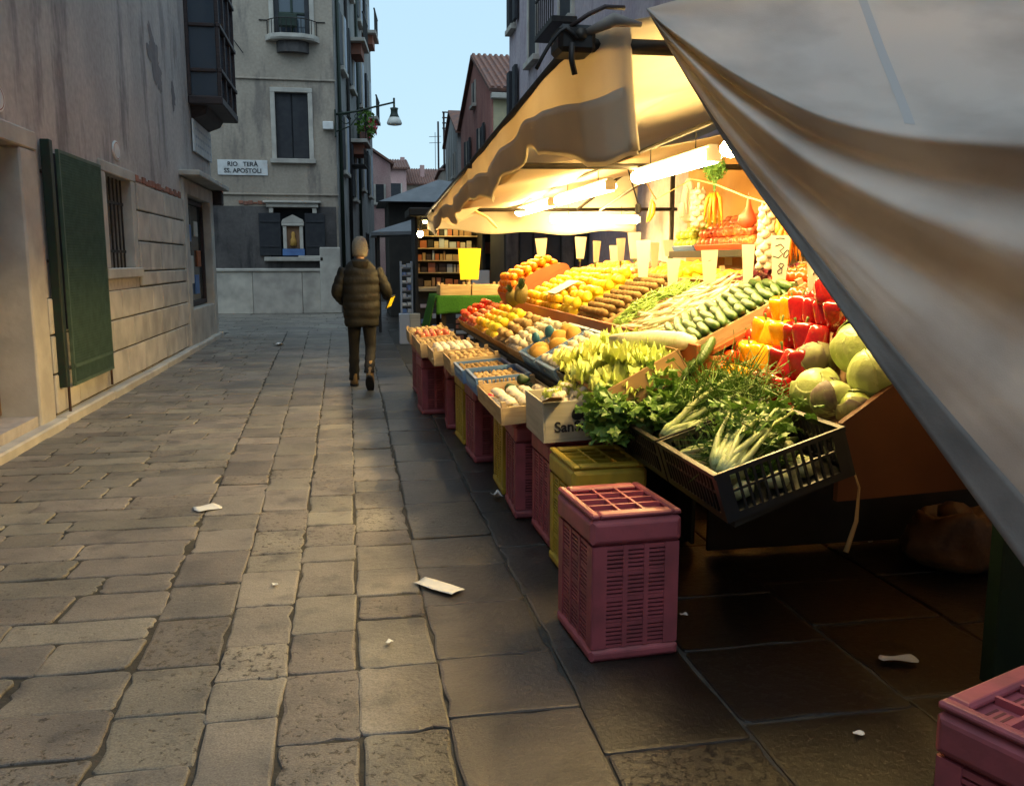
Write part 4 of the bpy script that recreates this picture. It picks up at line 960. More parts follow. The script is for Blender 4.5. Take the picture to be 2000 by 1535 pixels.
for i, (pts, lb) in enumerate((([(2.06,6.5,2.2),(2.12,6.5,2.02),(2.15,6.5,1.93)], 'short black flex with plug hanging below the lamp rail'), ([(1.28,9.9,2.1),(1.5,9.9,1.99),(1.62,9.95,1.88)], 'pale knotted strap hanging from the awning pole'))):
    m = MB(); m.tube(pts, (.006, .018)[i], 6); o = m.build(('lamp_flex', 'strap')[i], ('ink', 'cord')[i]); tag(o, lb, ('cable', 'strap')[i])
    if i == 0: MB().cbox(2.13, 2.17, 6.48, 6.52, 1.86, 1.935, .01).build('plug', 'ink', o)

# ------------------------------------------------------------------ the stepped stand
ST = thing('display_stand', 'stepped stand of orange-brown boards under the fruit and vegetables', 'stand', (2, 6.5, 0))
def slope(name, mt, x0, z0, x1, z1, y0, y1, th=.025):
    m = MB(); m.add([(x0,y0,z0),(x1,y0,z1),(x1,y1,z1),(x0,y1,z0),(x0,y0,z0-th),(x1,y0,z1-th),(x1,y1,z1-th),(x0,y1,z0-th)], [(0,1,2,3),(7,6,5,4),(4,5,1,0),(5,6,2,1),(6,7,3,2),(7,4,0,3)])
    return m.build(name, mt, ST)
slope('lower_board', 'dark_board', 1.21, .745, 1.615, .965, 4.0, 10.3)
slope('near_board', 'dark_board', 1.31, .59, 1.72, .75, 2.80, 3.98)
slope('middle_board', 'orange_board', 1.655, 1.03, 2.28, 1.345, 4.03, 10.0)
slope('near_middle_board', 'orange_board', 1.77, .84, 2.28, 1.2, 2.965, 4.0)
MB().cbox(1.66, 2.28, 4.003, 4.025, .8, 1.04, .003).build('divider', 'orange_board', ST)
MB().cbox(1.625, 1.65, 3.98, 9.1, .62, 1.10, .004).build('middle_riser', 'orange_board', ST)
slope('upper_board', 'orange_board', 2.31, 1.27, 3.15, 1.46, 3.2, 9.1)
MB().cbox(2.285, 2.305, 3.2, 9.1, .9, 1.385, .004).build('upper_riser', 'orange_board', ST)
m = MB(); m.add([(1.78,2.93,.60),(3.2,2.93,.66),(3.2,2.93,1.2),(2.1,2.93,1.12),(1.78,2.93,.9),(1.78,2.96,.60),(3.2,2.96,.66),(3.2,2.96,1.2),(2.1,2.96,1.12),(1.78,2.96,.9)], [(0,1,2,3,4),(9,8,7,6,5),(0,5,6,1),(1,6,7,2),(2,7,8,3),(3,8,9,4),(4,9,5,0)]); m.build('end_panel', 'brown_board', ST)
for x_, zt in ((1.69, .70), (1.95, .9), (2.25, .9), (3.1, 1.38)):
    for y_ in (4.3, 5.6, 7.2, 9.0): MB().box(x_, x_+.05, y_, y_+.05, 0, zt).build('leg', 'dark_board', ST)
MB().cbox(1.76, 3.6, 4.08, 4.10, .02, .62, .003).build('end_shade_panel', 'dark_board', ST)  # dark panel added to stand in for deep shade under the stall
MB().cbox(1.72, 1.74, 4.2, 9.9, .02, .62, .003).build('front_shade_panel', 'dark_board', ST)  # second added dark panel, painting the shade behind the upright crates
MB().cbox(1.76, 3.1, 4.9, 8.9, .10, .125, .004).build('under_shelf', 'dark_board', ST)
post = tag(MB().cbox(2.19, 2.62, 2.55, 2.62, 0, 1.25, .006).build('side_board', 'green_paint'), 'dark green board standing under the tarpaulin hem', 'board')
# far table with artificial turf
GT = thing('turf_table', 'table covered in green artificial turf at the end of the stall', 'table', (1.6, 11.0, 0))
MB().cbox(.98, 2.2, 10.62, 11.5, 1.05, 1.085, .01).build('top', 'turf', GT)
def skirt(u, v):
    x = lerp(.975, 2.2, u); return (x, 10.60 - .03*v + .015*math.sin(u*14)*v, lerp(1.088, .86 + .02*math.sin(u*6), v))
solid(MB().grid(skirt, 30, 8).build('turf_front', 'turf', GT, smooth=True), .008)
def skirt2(u, v):
    y = lerp(10.61, 11.5, u); return (.97 - .16*v - .02*math.sin(u*11)*v, y, lerp(1.088, .42+.1*u, v))
solid(MB().grid(skirt2, 20, 10).build('turf_side', 'turf', GT, smooth=True), .008)
for x_ in (1.05, 2.1):
    for y_ in (10.7, 11.4): MB().box(x_, x_+.05, y_, y_+.05, 0, 1.05).build('leg', 'dark_board', GT)

# ------------------------------------------------------------------ crates
def crate_proto(name, label, pl, inside, w=.35, d=.42, h=.58):
    T = thing(name, label, 'crate', (0, 0, 0))
    MB().box(-w/2+.02, w/2-.02, -d/2+.02, d/2-.02, .015, h-.035).build('shade_core', inside, T)  # solid dark block standing in for the shaded hollow of the crate
    m = MB(); m.cbox(-w/2-.006, w/2+.006, -d/2-.006, d/2+.006, .0, .055, .012); bevel(m.build('base_rim', pl, T), .008)
    m = MB(); m.cbox(-w/2-.008, w/2+.008, -d/2-.008, d/2+.008, h-.125, h-.022, .014)
    bevel(m.build('top_band', pl, T), .01)
    m = MB()
    for a in ((-w/2-.004, -w/2+.03, -d/2-.004, d/2+.004), (w/2-.03, w/2+.004, -d/2-.004, d/2+.004), (-w/2+.03, w/2-.03, -d/2-.004, -d/2+.05), (-w/2+.03, w/2-.03, d/2-.05, d/2+.004)): m.cbox(*a, h-.0218, h, .006)
    top = bevel(m.build('top_rim', pl, T), .005); top['kind'] = 'stuff'
    m = MB()
    for k in range(1, 4): y_ = -d/2+.05+k*(d-.10)/4; m.box(-w/2+.03, w/2-.03, y_-.005, y_+.005, h-.0216, h-.004)
    for k in range(1, 3): x_ = -w/2+.03+k*(w-.06)/3; m.box(x_-.005, x_+.005, -d/2+.05, d/2-.05, h-.0214, h-.0042)
    m.build('top_ribs', pl, T, kind='stuff')
    m = MB()
    for k in range(4):
        for j in range(3):
            x0 = -w/2+.045+j*(w-.06)/3; y0 = -d/2+.062+k*(d-.10)/4
            for q in range(4): m.box(x0, x0+.06, y0+q*.016, y0+q*.016+.006, h-.022, h-.0212)
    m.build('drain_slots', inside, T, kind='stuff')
    for ax, hw, off in (('x', d, w/2), ('x', d, -w/2), ('y', w, d/2), ('y', w, -d/2)):
        m = MB()
        def B(u0, u1, a0, a1, z0, z1):
            lo, hi = sorted((off-math.copysign(a0, off), off-math.copysign(a1, off)))
            if ax == 'x': m.box(lo, hi, u0, u1, z0, z1)
            else: m.box(u0, u1, lo, hi, z0, z1)
        e = hw/2-.004
        B(-e, -e+.055, .0, .02, .056, h-.126); B(e-.055, e, .0, .02, .056, h-.126)
        n = 3; cw = (2*e-.11-.02*2)/3
        for k in (1, 2): u = -e+.055+k*cw+(k-1)*.02; B(u, u+.02, .0005, .02, .056, h-.126)
        zz = .056; H = (h-.126-.056)/4
        for r_ in range(4):
            z0 = zz+r_*H; B(-e+.055, e-.055, -.004, .02, z0+H-.018, z0+H-.002)
            ns = 5
            for q in range(ns): B(-e+.055, e-.055, .004, .018, z0+q*(H-.018)/ns, z0+q*(H-.018)/ns+(H-.018)/ns*.56)
        m.build('slotted_side', pl, T, kind='stuff')
    return T
pink = crate_proto('pink_crate', '', 'pink_plastic', 'pink_shade'); yel = crate_proto('yellow_crate', '', 'yellow_plastic', 'yellow_shade')
used = set()
def put(proto, x, y, rz, label, group=None, z=0, s=1):
    M = TRS((x, y, z), (0, 0, rz), s)
    if proto not in used: used.add(proto); o = proto; o.matrix_world = M; o.location = (x, y, z); o.rotation_euler = (0,0,rz); o.scale = (s,s,s)
    else: o = dup(proto, M)
    tag(o, label, 'crate', group); return o
GR = 'upright crates under the stall front'
put(pink, 1.0, 3.21, R(4), 'pink plastic crate standing alone on the paving before the celery crates', GR)
put(pink, 1.15, 4.53, R(1), 'pink plastic crate under the printed SanSilvestro box', GR)
put(pink, 1.08, 5.07, R(-2), 'pink plastic crate under the mushroom end of the mushroom tray', GR)
put(pink, 1.03, 6.55, R(2), 'pink plastic crate under the blue trays', GR, s=1.02)
put(pink, .98, 7.88, R(-3), 'pink plastic crate under the wooden tray of onions', GR)
put(pink, .80, 8.70, R(2), 'pink plastic crate under the wooden tray of walnuts', GR)
put(pink, .84, 9.40, R(0), 'pink plastic crate under the wooden tray of red apples', GR)
put(pink, .84, 10.05, R(3), 'pink plastic crate at the turf table end', GR)
put(pink, 1.44, 1.41, R(21), 'pink plastic crate standing by itself on the paving outside the tarpaulin', GR)
put(yel, 1.13, 3.97, R(2), 'yellow plastic crate beside the black celery crates', GR)
put(yel, 1.09, 5.60, R(-1), 'yellow plastic crate under the avocado end of the mushroom tray', GR)
put(yel, 1.02, 7.2, R(2), 'yellow plastic crate under the wooden tray of potatoes', GR)

class Tray:
    """a tilted open box; local frame: x up the slope, y along the stall, z out of it"""
    def __init__(s, name, label, cat, x0, x1, y0, y1, zf, zb, h=.09, m='pale_wood', th=.01, lattice=False, group=None):
        d = Vector((x1-x0, 0, zb-zf)); s.W = d.length; s.L = y1-y0; d.normalize(); n = Vector((-d.z, 0, d.x))
        s.M = Matrix(((d.x, 0, n.x, x0), (0, 1, 0, y0), (d.z, 0, n.z, zf), (0, 0, 0, 1)))
        s.th = th; s.h = h
        T = s.T = bpy.data.objects.new(name, None); C.objects.link(T); T.matrix_world = s.M; T.empty_display_size = .1; tag(T, label, cat, group)
        W, L = s.W, s.L
        MB().box(0, W, 0, L, 0, th).build('bottom', m, T)
        if not lattice:
            for nm, a in (('front_board', (0, th, 0, L)), ('back_board', (W-th, W, 0, L)), ('side_board', (th, W-th, 0, th)), ('side_board', (th, W-th, L-th, L))): MB().cbox(*a, th, h, .002).build(nm, m, T)
            if m == 'pale_wood':
                for a in ((th,.03+th,th,.03+th),(W-.03-th,W-th,th,.03+th),(th,.03+th,L-.03-th,L-th),(W-.03-th,W-th,L-.03-th,L-th)): MB().box(*a, th, h+.03).build('corner_post', m, T)
        else:
            for nm, (ax, c0, c1, lo, hi) in (('front_side', ('x', 0, L, 0, .012)), ('back_side', ('x', 0, L, W-.012, W)), ('end_side', ('y', .012, W-.012, 0, .012)), ('end_side', ('y', .012, W-.012, L-.012, L))):
                mb = MB()
                def B(u0, u1, z0, z1, e=0):
                    if ax == 'x': mb.box(lo-e, hi+e, u0, u1, z0, z1)
                    else: mb.box(u0, u1, lo-e, hi+e, z0, z1)
                dip = (c0+c1)/2 if ax == 'y' else None
                B(c0, c1, h-.018, h, .004 if ax == 'x' else 0); B(c0, c1, th, th+.016); B(c0, c0+.04, th+.016, h-.018); B(c1-.04, c1, th+.016, h-.018)
                nb = max(4, int((c1-c0)/.035))
                for k in range(1, nb): u = c0+.04+(c1-c0-.08)*k/nb; B(u-.004, u+.004, th+.016, h-.018)
                if lattice == 'x': B(c0+.04, c1-.04, th+(h-th)*.52, th+(h-th)*.52+.009, -.002)
                o = mb.build(nm, m, T, kind='stuff')
    def pt(s, u, v, z): return s.M @ Vector((u*s.W, v*s.L, z))
    def rotm(s): return s.M.to_3x3().to_4x4()
# ------------------------------------------------------------------ produce
def ball(n=12, m_=8, prof=None, sx=1, sy=1, sz=1, lobes=0, la=0):
    mb = MB(); P = []
    for i in range(m_+1):
        t = PI*i/m_; P.append((max(.02, math.sin(t)), -math.cos(t)))
    if prof: P = prof
    mb.lathe(P, n, lobes, la); mb.xf(Matrix.Diagonal((sx, sy, sz, 1))); return mb
def sphere_mesh(name, m, **k): return ball(**k).mesh(name, m, True)
def lumpy(mb, a, f, seed=0):
    mb.v = [p*(1+a*noise.noise(p*f+Vector((seed*7.1, 3, seed)))) for p in mb.v]; return mb
apple_prof = [(.05,-.80),(.35,-.95),(.7,-.8),(.95,-.35),(1.0,.1),(.9,.55),(.6,.88),(.3,.92),(.1,.75),(.02,.72)]
pear_prof = [(.05,-1),(.5,-.95),(.85,-.6),(.9,-.15),(.7,.3),(.45,.7),(.3,1.0),(.15,1.15),(.02,1.18)]
ME = {}
ME['orange'] = sphere_mesh('orange', 'orange_skin', sz=.93); ME['citrus'] = sphere_mesh('citrus', 'citrus_skin', sz=.95)
ME['lemon'] = sphere_mesh('lemon', 'lemon_skin', prof=[(.03,-1.3),(.16,-1.18),(.5,-.9),(.85,-.45),(.95,0),(.85,.45),(.5,.9),(.16,1.18),(.03,1.3)])
ME['kiwi'] = sphere_mesh('kiwi', 'kiwi_skin', sx=.88, sy=.88, sz=1.18)
ME['tomato'] = sphere_mesh('tomato', 'tomato_skin', prof=apple_prof, sz=.82, lobes=5, la=.03, n=15); ME['tomato_o'] = sphere_mesh('tomato', 'tomato_orange', prof=apple_prof, sz=.82, lobes=5, la=.03, n=15)
ME['apple_red'] = sphere_mesh('apple', 'apple_red', prof=apple_prof, sz=.92); ME['apple_green'] = sphere_mesh('apple', 'apple_green', prof=apple_prof, sz=.92)
ME['pear'] = sphere_mesh('pear', 'pear_skin', prof=pear_prof)
ME['potato'] = lumpy(ball(sx=.85, sy=.75, sz=1.2), .3, 1.3, 2).mesh('potato', 'potato_skin', True)
ME['garlic'] = sphere_mesh('garlic', 'garlic_skin', prof=[(.05,-.75),(.5,-.78),(.9,-.45),(1,-.05),(.8,.4),(.4,.75),(.18,1.05),(.12,1.45),(.03,1.5)], lobes=6, la=.05, n=18)
ME['melon'] = lumpy(ball(n=16, m_=10, sx=1, sy=.9, sz=1.25), .12, 2, 5).mesh('celeriac', 'melon_skin', True)
ME['avocado'] = sphere_mesh('avocado', 'avocado_skin', prof=pear_prof)
ME['radish'] = sphere_mesh('radish', 'radish_skin')
calyx = MB()
for k in range(5):
    a = 2*PI*k/5; calyx.add([(0,0,.66),(.28*math.cos(a-.3),.28*math.sin(a-.3),.82),(.62*math.cos(a),.62*math.sin(a),.80),(.28*math.cos(a+.3),.28*math.sin(a+.3),.84)], [(0,1,2,3)])
calyx.tube([(0,0,.6),(.05,.02,1.0)], .07, 5); ME['calyx'] = calyx.mesh('calyx', 'stem_green')
# pepper: blocky, lobed shoulders with a sunken stem
pep = MB().lathe([(.06,-.98),(.4,-1.0),(.68,-.86),(.80,-.45),(.88,0),(.98,.45),(1.0,.72),(.9,.93),(.62,1.02),(.34,.90),(.12,.80),(.02,.79)], 20, 4, .075)
ME['pep_r'] = pep.mesh('pepper_body', 'pepper_red', True); ME['pep_y'] = pep.mesh('pepper_body', 'pepper_yellow', True)
st = MB().tube([(0,0,.72),(.02,.01,.95),(.09,.05,1.2),(.2,.1,1.42)], [.22,.11,.09,.10], 7); ME['pep_stem'] = st.mesh('stem', 'stem_green', True)
cu = MB().tube([(0,.06*(t*t)-.03, t) for t in (-1,-.97,-.88,-.6,-.2,.2,.6,.85,.96,1)], [.03,.12,.20,.25,.26,.26,.24,.18,.11,.03], 10); ME['cucumber'] = cu.mesh('cucumber', 'cucumber_skin', True)
mu = MB().lathe([(.28,-.9),(.33,-.5),(.30,-.05),(.55,-.12),(.95,-.08),(1.0,.12),(.85,.45),(.5,.68),(.05,.75)], 12); ME['mushroom'] = mu.mesh('mushroom', 'mushroom_skin', True)
lk = MB().tube([(0,0,-1),(0,.0,-.9),(0,.01,-.3),(.02,0,.4),(.05,.02,1)], [.05,.1,.085,.08,.1], 8)
for k in range(4): lk.add([(.05,.0,.7),(.12*math.cos(k*1.6),.12*math.sin(k*1.6),1.1),(.2*math.cos(k*1.6+.3),.2*math.sin(k*1.6+.3),1.5),(.06*math.cos(k*1.6+1),.06*math.sin(k*1.6+1),1.1)], [(0,1,2,3)])
ME['leek'] = lk.mesh('spring_onion', 'leek_white', True)
def pineapple():
    T = MB().lathe([(.2,-1.15),(.7,-1.05),(.95,-.6),(1,0),(.95,.6),(.7,1.05),(.25,1.15)], 16)
    L = MB()
    for k in range(22):
        a = k*2.4; t = k/22; l = lerp(.9, 1.5, t); o = lerp(.75, .15, t)
        b = Vector((math.cos(a)*.18, math.sin(a)*.18, 1.05)); e = b+Vector((math.cos(a)*o, math.sin(a)*o, l)); s_ = Vector((-math.sin(a), math.cos(a), 0))*.13
        mid = b.lerp(e, .5)+Vector((0,0,.15)); L.add([b-s_, b+s_, mid+s_*.8, e, mid-s_*.8], [(0,1,2,3,4)])
    return T.mesh('pineapple_body', 'pineapple_skin', True), L.mesh('crown', 'avocado_skin')
ME['pine'], ME['pine_c'] = pineapple()
# wavy leaf heads
def leaf_patch(rnd, L, Wd, curl, frill, base, az, tilt, nu=8, nv=9):
    mb = MB(); ph = rnd.uniform(0, 6)
    def fn(u, v):
        s = (v-.5)*2; w = Wd*(math.sin(PI*min(1, .10+u*.70)))**.75
        x = u*L*math.cos(tilt) - curl*u*u*L*math.sin(tilt); z = u*L*math.sin(tilt) + curl*u*u*L*.35 - abs(s)**2*w*.25
        y = s*w; fr = frill*(abs(s)**1.5+u*u*.8)*math.sin(7*u+5*s+ph)*.5 + frill*.5*math.sin(13*s+ph)*u
        return Euler((0, 0, az)).to_matrix() @ Vector((x, y, z+fr)) + base
    return mb.grid(fn, nu, nv)
def lettuce(seed, n=20, open_=1):
    rnd = random.Random(seed); mb = MB()
    for k in range(n):
        t = k/n; mb.join(leaf_patch(rnd, lerp(.16, .09, t)*rnd.uniform(.9,1.15), lerp(.065, .04, t), rnd.uniform(-.3,.25), .036, Vector((0,0,lerp(0,.03,t))), k*2.4, lerp(.05, .85, t)))
    return mb
for i in range(3): ME['lettuce%d' % i] = lettuce(i+1).mesh('lettuce', 'lettuce_leaf', True)
def cabbage(seed):
    b = lumpy(ball(n=24, m_=16, sz=.88), .07, 1.6, seed)
    leaves = []
    rnd = random.Random(seed)
    for k in range(4):
        az = rnd.uniform(0, 6.3); sp = rnd.uniform(1.0, 1.5); ph = rnd.uniform(0,6)
        def fn(u, v):
            th = lerp(-1.3, 1.05, u); s = (v-.5)*2*sp*(math.sin(PI*min(1,.18+.62*u)))**.5
            vein = .035*math.exp(-(s/.06)**2)*(1-.6*u) + .028*max(0, math.cos(13*(abs(s)*.9-u*1.5)))**6*min(1, abs(s)*6)
            r = 1.03 + .012*k + .012*math.sin(5*s+ph) + vein + .05*max(0, abs(v-.5)*2-.75)**1.2 + .04*max(0, u-.8)*math.sin(9*s+ph)
            q = Vector((math.cos(th)*math.cos(s), math.cos(th)*math.sin(s), math.sin(th)*.9))*r
            return Euler((0, 0, az)).to_matrix() @ q
        leaves.append(MB().grid(fn, 30, 36))
    return b, leaves
def make_cabbage(pos, r, rot, label, old=(), mt='cabbage_leaf', seed=1):
    T = thing('cabbage', label, 'cabbage', pos, 'cabbages stacked by the peppers', rot)
    b, lv = cabbage(seed); S = Matrix.Diagonal((r, r, r, 1)); WLOC.pop(T, None)
    b.xf(S).build('heart', mt, T, smooth=True)
    for k, l in enumerate(lv):
        o = l.xf(S).build('outer_leaf', 'cabbage_old' if k in old else mt, T, smooth=True); solid(o, .003)
    return T
# fills
def rot3(): return Euler((U(0,6.3), U(0,6.3), U(0,6.3))).to_matrix().to_4x4()
def fill(tr, me, name, label, cat, group, r, u=(.02,.98), v=(.02,.98), layers=1, z0=None, packing=1.0, jit=.12, rot=None, miss=0, child=None, sc=.11, step=None):
    sx = (step or r*2)*packing; n = 0
    for ly in range(layers):
        W = tr.W*(u[1]-u[0]); L = tr.L*(v[1]-v[0]); a = r*(1+ly*.9)
        nu = max(1, int((W-2*a+.001)/(sx*.9))+1); nv_ = max(1, int((L-2*a+.001)/sx)+1)
        for i in range(nu):
            for j in range(nv_):
                if U(0,1) < miss: continue
                x = tr.W*u[0]+a+(W-2*a)*(i/(nu-1) if nu > 1 else .5); y = tr.L*v[0]+a+(L-2*a)*(j/(nv_-1) if nv_ > 1 else .5) + (sx*.5 if i % 2 else 0)*(1 if j < nv_-1 else -1)*.6
                z = (tr.th if z0 is None else z0)+r*.96+ly*r*1.5
                p = tr.M @ Vector((x+U(-jit,jit)*r, y+U(-jit,jit)*r, z+U(0,jit)*r*.5))
                s = r*(1+U(-sc, sc)); Rm = rot(tr) if rot else rot3()
                M = Matrix.Translation(p) @ Rm @ Matrix.Diagonal((s, s, s, 1))
                o = inst(name, me, M, label, cat, group); n += 1
                if child: inst(child[0], child[1], Matrix(), parent=o)
    return n
up_rot = lambda tr: tr.rotm() @ Euler((U(-.35,.35), U(-.35,.35), U(0,6.3))).to_matrix().to_4x4()
lay_y = lambda tr: tr.rotm() @ Euler((PI/2+U(-.1,.1), U(-.1,.1), U(-.12,.12))).to_matrix().to_4x4()
lay_x = lambda tr: tr.rotm() @ Euler((U(-.08,.08), PI/2+U(-.08,.08), U(-.1,.1))).to_matrix().to_4x4()
BG = 'trays along the lane edge of the stall'
# --- lane edge, on the upright crates
t = Tray('wooden_tray', 'pale wooden tray of white mushrooms and radishes on upright crates', 'tray', .80, 1.20, 4.76, 5.72, .583, .62, .10, group=BG)
fill(t, ME['mushroom'], 'mushroom', 'white button mushroom heaped in the wooden tray', 'mushroom', 'white mushrooms in the wooden tray', .036, v=(.02,.66), layers=2, rot=up_rot, jit=.3)
fill(t, ME['radish'], 'radish', 'small red radish bunched beside the mushrooms', 'radish', 'red radishes beside the mushrooms', .017, u=(.05,.4), v=(.70,.82), layers=2, jit=.4)
fill(t, ME['avocado'], 'avocado', 'dark green avocado at the back of the mushroom tray', 'avocado', 'avocados in the mushroom tray', .045, u=(.45,.98), v=(.72,.98), layers=2, rot=lay_x)
SB = Tray('printed_box', 'printed pale box lettered SanSilvestro holding cauliflowers', 'box', .93, 1.36, 4.25, 4.70, .583, .60, .21, 'printed_board', group=BG)
bo = SB.T
text('SanSilvestro', 'ink', TRS((SB.W*.56, -.0015, .075), (PI/2, 0, 0)), bo, .075, 'lettering')
m = MB(); n = 16; m.add([(SB.W*.42+.03*math.cos(2*PI*k/n)*(1-.25*math.sin(2*PI*k/n)), -.002, .142+.034*math.sin(2*PI*k/n)) for k in range(n)], [tuple(range(n))]); m.build('leaf_emblem', 'ink', bo)
m = MB(); m.add([(SB.W*.50+.012*math.cos(2*PI*k/n), -.002, .128+.02*math.sin(2*PI*k/n)) for k in range(n)], [tuple(range(n))]); m.build('leaf_emblem', 'ink', bo)
for (a, b_, q) in (((-.005, .1, -.05, .0), .0, 0), ((.3, .43, -.04, .02), 0, 1)):
    m = MB(); m.add([(a[0], .0, .211), (a[1], .0, .211), (a[1]-.02, -.09, .245), (a[0]+.03, -.10, .25)], [(0,1,2,3)]); solid(m.build('open_flap', 'cardboard', bo), .004)
def cauli(seed):
    mb = MB()
    rnd = random.Random(seed)
    for k in range(40):
        a = rnd.uniform(0,6.3); b = rnd.uniform(.1,1.5); c_ = Vector((math.cos(a)*math.cos(b), math.sin(a)*math.cos(b), math.sin(b)))*.8
        q = ball(n=6, m_=4); q.xf(TRS(c_, (0,0,0), .26)); mb.join(q)
    lv = MB()
    for k in range(9): lv.join(leaf_patch(rnd, 1.7, .55, .3, .15, Vector((0,0,-.6)), k*.7, 1.0))
    return mb.mesh('curd', 'mushroom_skin', True), lv.mesh('leaves', 'lettuce_leaf', True)
cc, cl_ = cauli(3)
for i, (u, v) in enumerate(((.22, .3), (.6, .3), (.45, .72))):
    o = inst('cauliflower', cc, Matrix.Translation(SB.pt(u, v, .17)) @ TRS((0,0,0), (0, -.2, i), .085), 'leafy cauliflower in the printed SanSilvestro box', 'cauliflower', 'cauliflowers in the printed box'); inst('wrapper_leaves', cl_, Matrix(), parent=o)
t = Tray('blue_tray', 'blue plastic tray of pale beans beside the mushroom tray', 'tray', .80, 1.18, 5.76, 6.32, .60, .63, .12, 'blue_plastic', lattice=True, group=BG)
fill(t, ME['potato'], 'new_potato', 'small pale potato in the blue lane-side tray', 'potato', 'small potatoes in the blue tray', .024, layers=2, jit=.4)
t = Tray('blue_tray', 'blue plastic tray of brown chestnuts on the pink crate', 'tray', .78, 1.17, 6.36, 6.92, .60, .63, .10, 'blue_plastic', lattice=True, group=BG)
fill(t, ME['kiwi'], 'chestnut', 'brown chestnut in the blue lane-side tray', 'chestnut', 'chestnuts in the blue tray', .022, layers=2, jit=.4)
for i, (x0, x1, y0, y1, lb, it, nm, ilb, r) in enumerate((
    (.76, 1.17, 6.97, 7.58, 'pale wooden tray of potatoes next to the blue trays', 'potato', 'potato', 'pale potato in the tray next to the blue trays', .03),
    (.68, 1.10, 7.63, 8.28, 'pale wooden tray of onions on the pink crate', 'garlic', 'onion', 'pale onion in the wooden lane-side tray', .034),
    (.62, 1.02, 8.33, 8.98, 'pale wooden tray of walnuts between onions and red apples', 'potato', 'walnut', 'walnut in the pale wooden tray', .026),
    (.62, 1.04, 9.04, 9.66, 'pale wooden tray of red apples and leaves', 'apple_red', 'apple', 'red apple in the lane-side wooden tray', .036),
    (.60, 1.04, 9.72, 10.34, 'pale wooden tray beside the turf table', 'potato', 'potato', 'potato in the tray beside the turf table', .032))):
    t = Tray('wooden_tray', lb, 'tray', x0, x1, y0, y1, .583, .62, .13, group=BG)
    fill(t, ME[it], nm, ilb, nm, ilb.replace(' in ', 's in ', 1), r, layers=2, z0=.035, jit=.35)
# --- second row on the lower board
R2 = 'trays in the second row'
def row2(y0, y1, name, label, m='pale_wood', h=.09, lat=False, cat='tray'):
    return Tray(name, label, cat, 1.23, 1.612, y0, y1, .757, .963, h, m, lattice=lat, group=R2)
t = row2(4.02, 4.52, 'cardboard_box', 'low cardboard box of pale lettuces behind the celery leaves', 'cardboard', .13, cat='box')
k = 0
for (u, v) in ((.25,.25),(.7,.25),(.25,.72),(.72,.75),(.5,.5)):
    inst('lettuce', ME['lettuce%d' % (k%3)], Matrix.Translation(t.pt(u, v, .06+(.05 if k == 4 else 0))) @ TRS((0,0,0), (U(-.4,.1), U(-.5,0), U(0,6)), U(1.0,1.25)), 'crinkled yellow-green lettuce in the cardboard box', 'lettuce', 'lettuces in the cardboard box'); k += 1
t = row2(4.55, 5.08, 'black_tray', 'low black tray of bright lettuces beside the cardboard box', 'black_plastic', .1)
for (u, v) in ((.2,.25),(.65,.22),(.25,.75),(.7,.7),(.45,.5),(.9,.5)):
    inst('lettuce', ME['lettuce%d' % (k%3)], Matrix.Translation(t.pt(u, v, .05)) @ TRS((0,0,0), (U(-.4,.1), U(-.5,0), U(0,6)), U(1.0,1.25)), 'crinkled bright lettuce in the low black tray', 'lettuce', 'lettuces in the black tray'); k += 1
wr = thing('wrapped_celery', 'long bundle of celery wrapped in clear pale film on the lettuces', 'celery', (1.55, 4.3, 1.1))
MB().tube([(1.40,4.62,1.07),(1.46,4.5,1.075),(1.54,4.34,1.09),(1.62,4.17,1.10),(1.66,4.08,1.10)], [.035,.05,.055,.05,.028], 10).build('wrapper', 'leek_white', wr, smooth=True)
t = row2(5.12, 5.68, 'blue_tray', 'blue plastic tray of garlic tilted in the second row', 'blue_plastic', .10, True)
fill(t, ME['garlic'], 'garlic_bulb', 'white garlic bulb in the tilted blue tray', 'garlic', 'garlic in the tilted blue tray', .032, layers=2, jit=.3)
t = row2(5.72, 6.28, 'blue_tray', 'blue plastic tray of celeriac tilted in the second row', 'blue_plastic', .10, True)
for i, (u, v) in enumerate(((.2,.25),(.5,.2),(.25,.65),(.62,.6),(.8,.3),(.85,.8))):
    inst('celeriac', ME['melon'], Matrix.Translation(t.pt(u, v, .07)) @ rot3() @ Matrix.Scale(.062, 4), 'brown celeriac root in the tilted blue tray', 'celeriac', 'celeriac in the tilted blue tray')
for i, (u, v) in enumerate(((.35,.95),(.6,.9))):
    inst('blue_packet', lumpy(ball(n=10, m_=6, sx=1.3, sz=.6), .25, 1.5, i).mesh('blue_packet', 'blue_bag', True), Matrix.Translation(t.pt(u, v, .125)) @ rot3() @ Matrix.Scale(.04, 4), 'shiny dark blue packet beside the celeriac', 'packet', 'blue packets by the celeriac')
specs = [(6.32, 6.92, 'wooden_tray', 'wooden tray of white garlic heads in the second row', 'garlic', 'garlic_bulb', 'white garlic head in the second-row wooden tray', .034),
         (6.96, 7.56, 'cardboard_box', 'shallow cardboard box of brown ginger roots', 'potato', 'ginger_root', 'knobbly ginger root in the shallow cardboard box', .038),
         (7.60, 8.20, 'cardboard_box', 'shallow cardboard box of yellow persimmons', 'lemon', 'persimmon', 'bright yellow persimmon in the shallow cardboard box', .042),
         (8.24, 8.88, 'cardboard_box', 'shallow cardboard box of orange peaches', 'citrus', 'peach', 'orange peach in the shallow cardboard box', .040),
         (8.92, 9.56, 'cardboard_box', 'shallow cardboard box of red plums', 'apple_red', 'plum', 'dark red plum in the shallow cardboard box', .034),
         (9.60, 10.25, 'cardboard_box', 'shallow cardboard box of tomatoes in front of the turf table', 'tomato', 'tomato', 'red tomato in the box before the turf table', .040)]
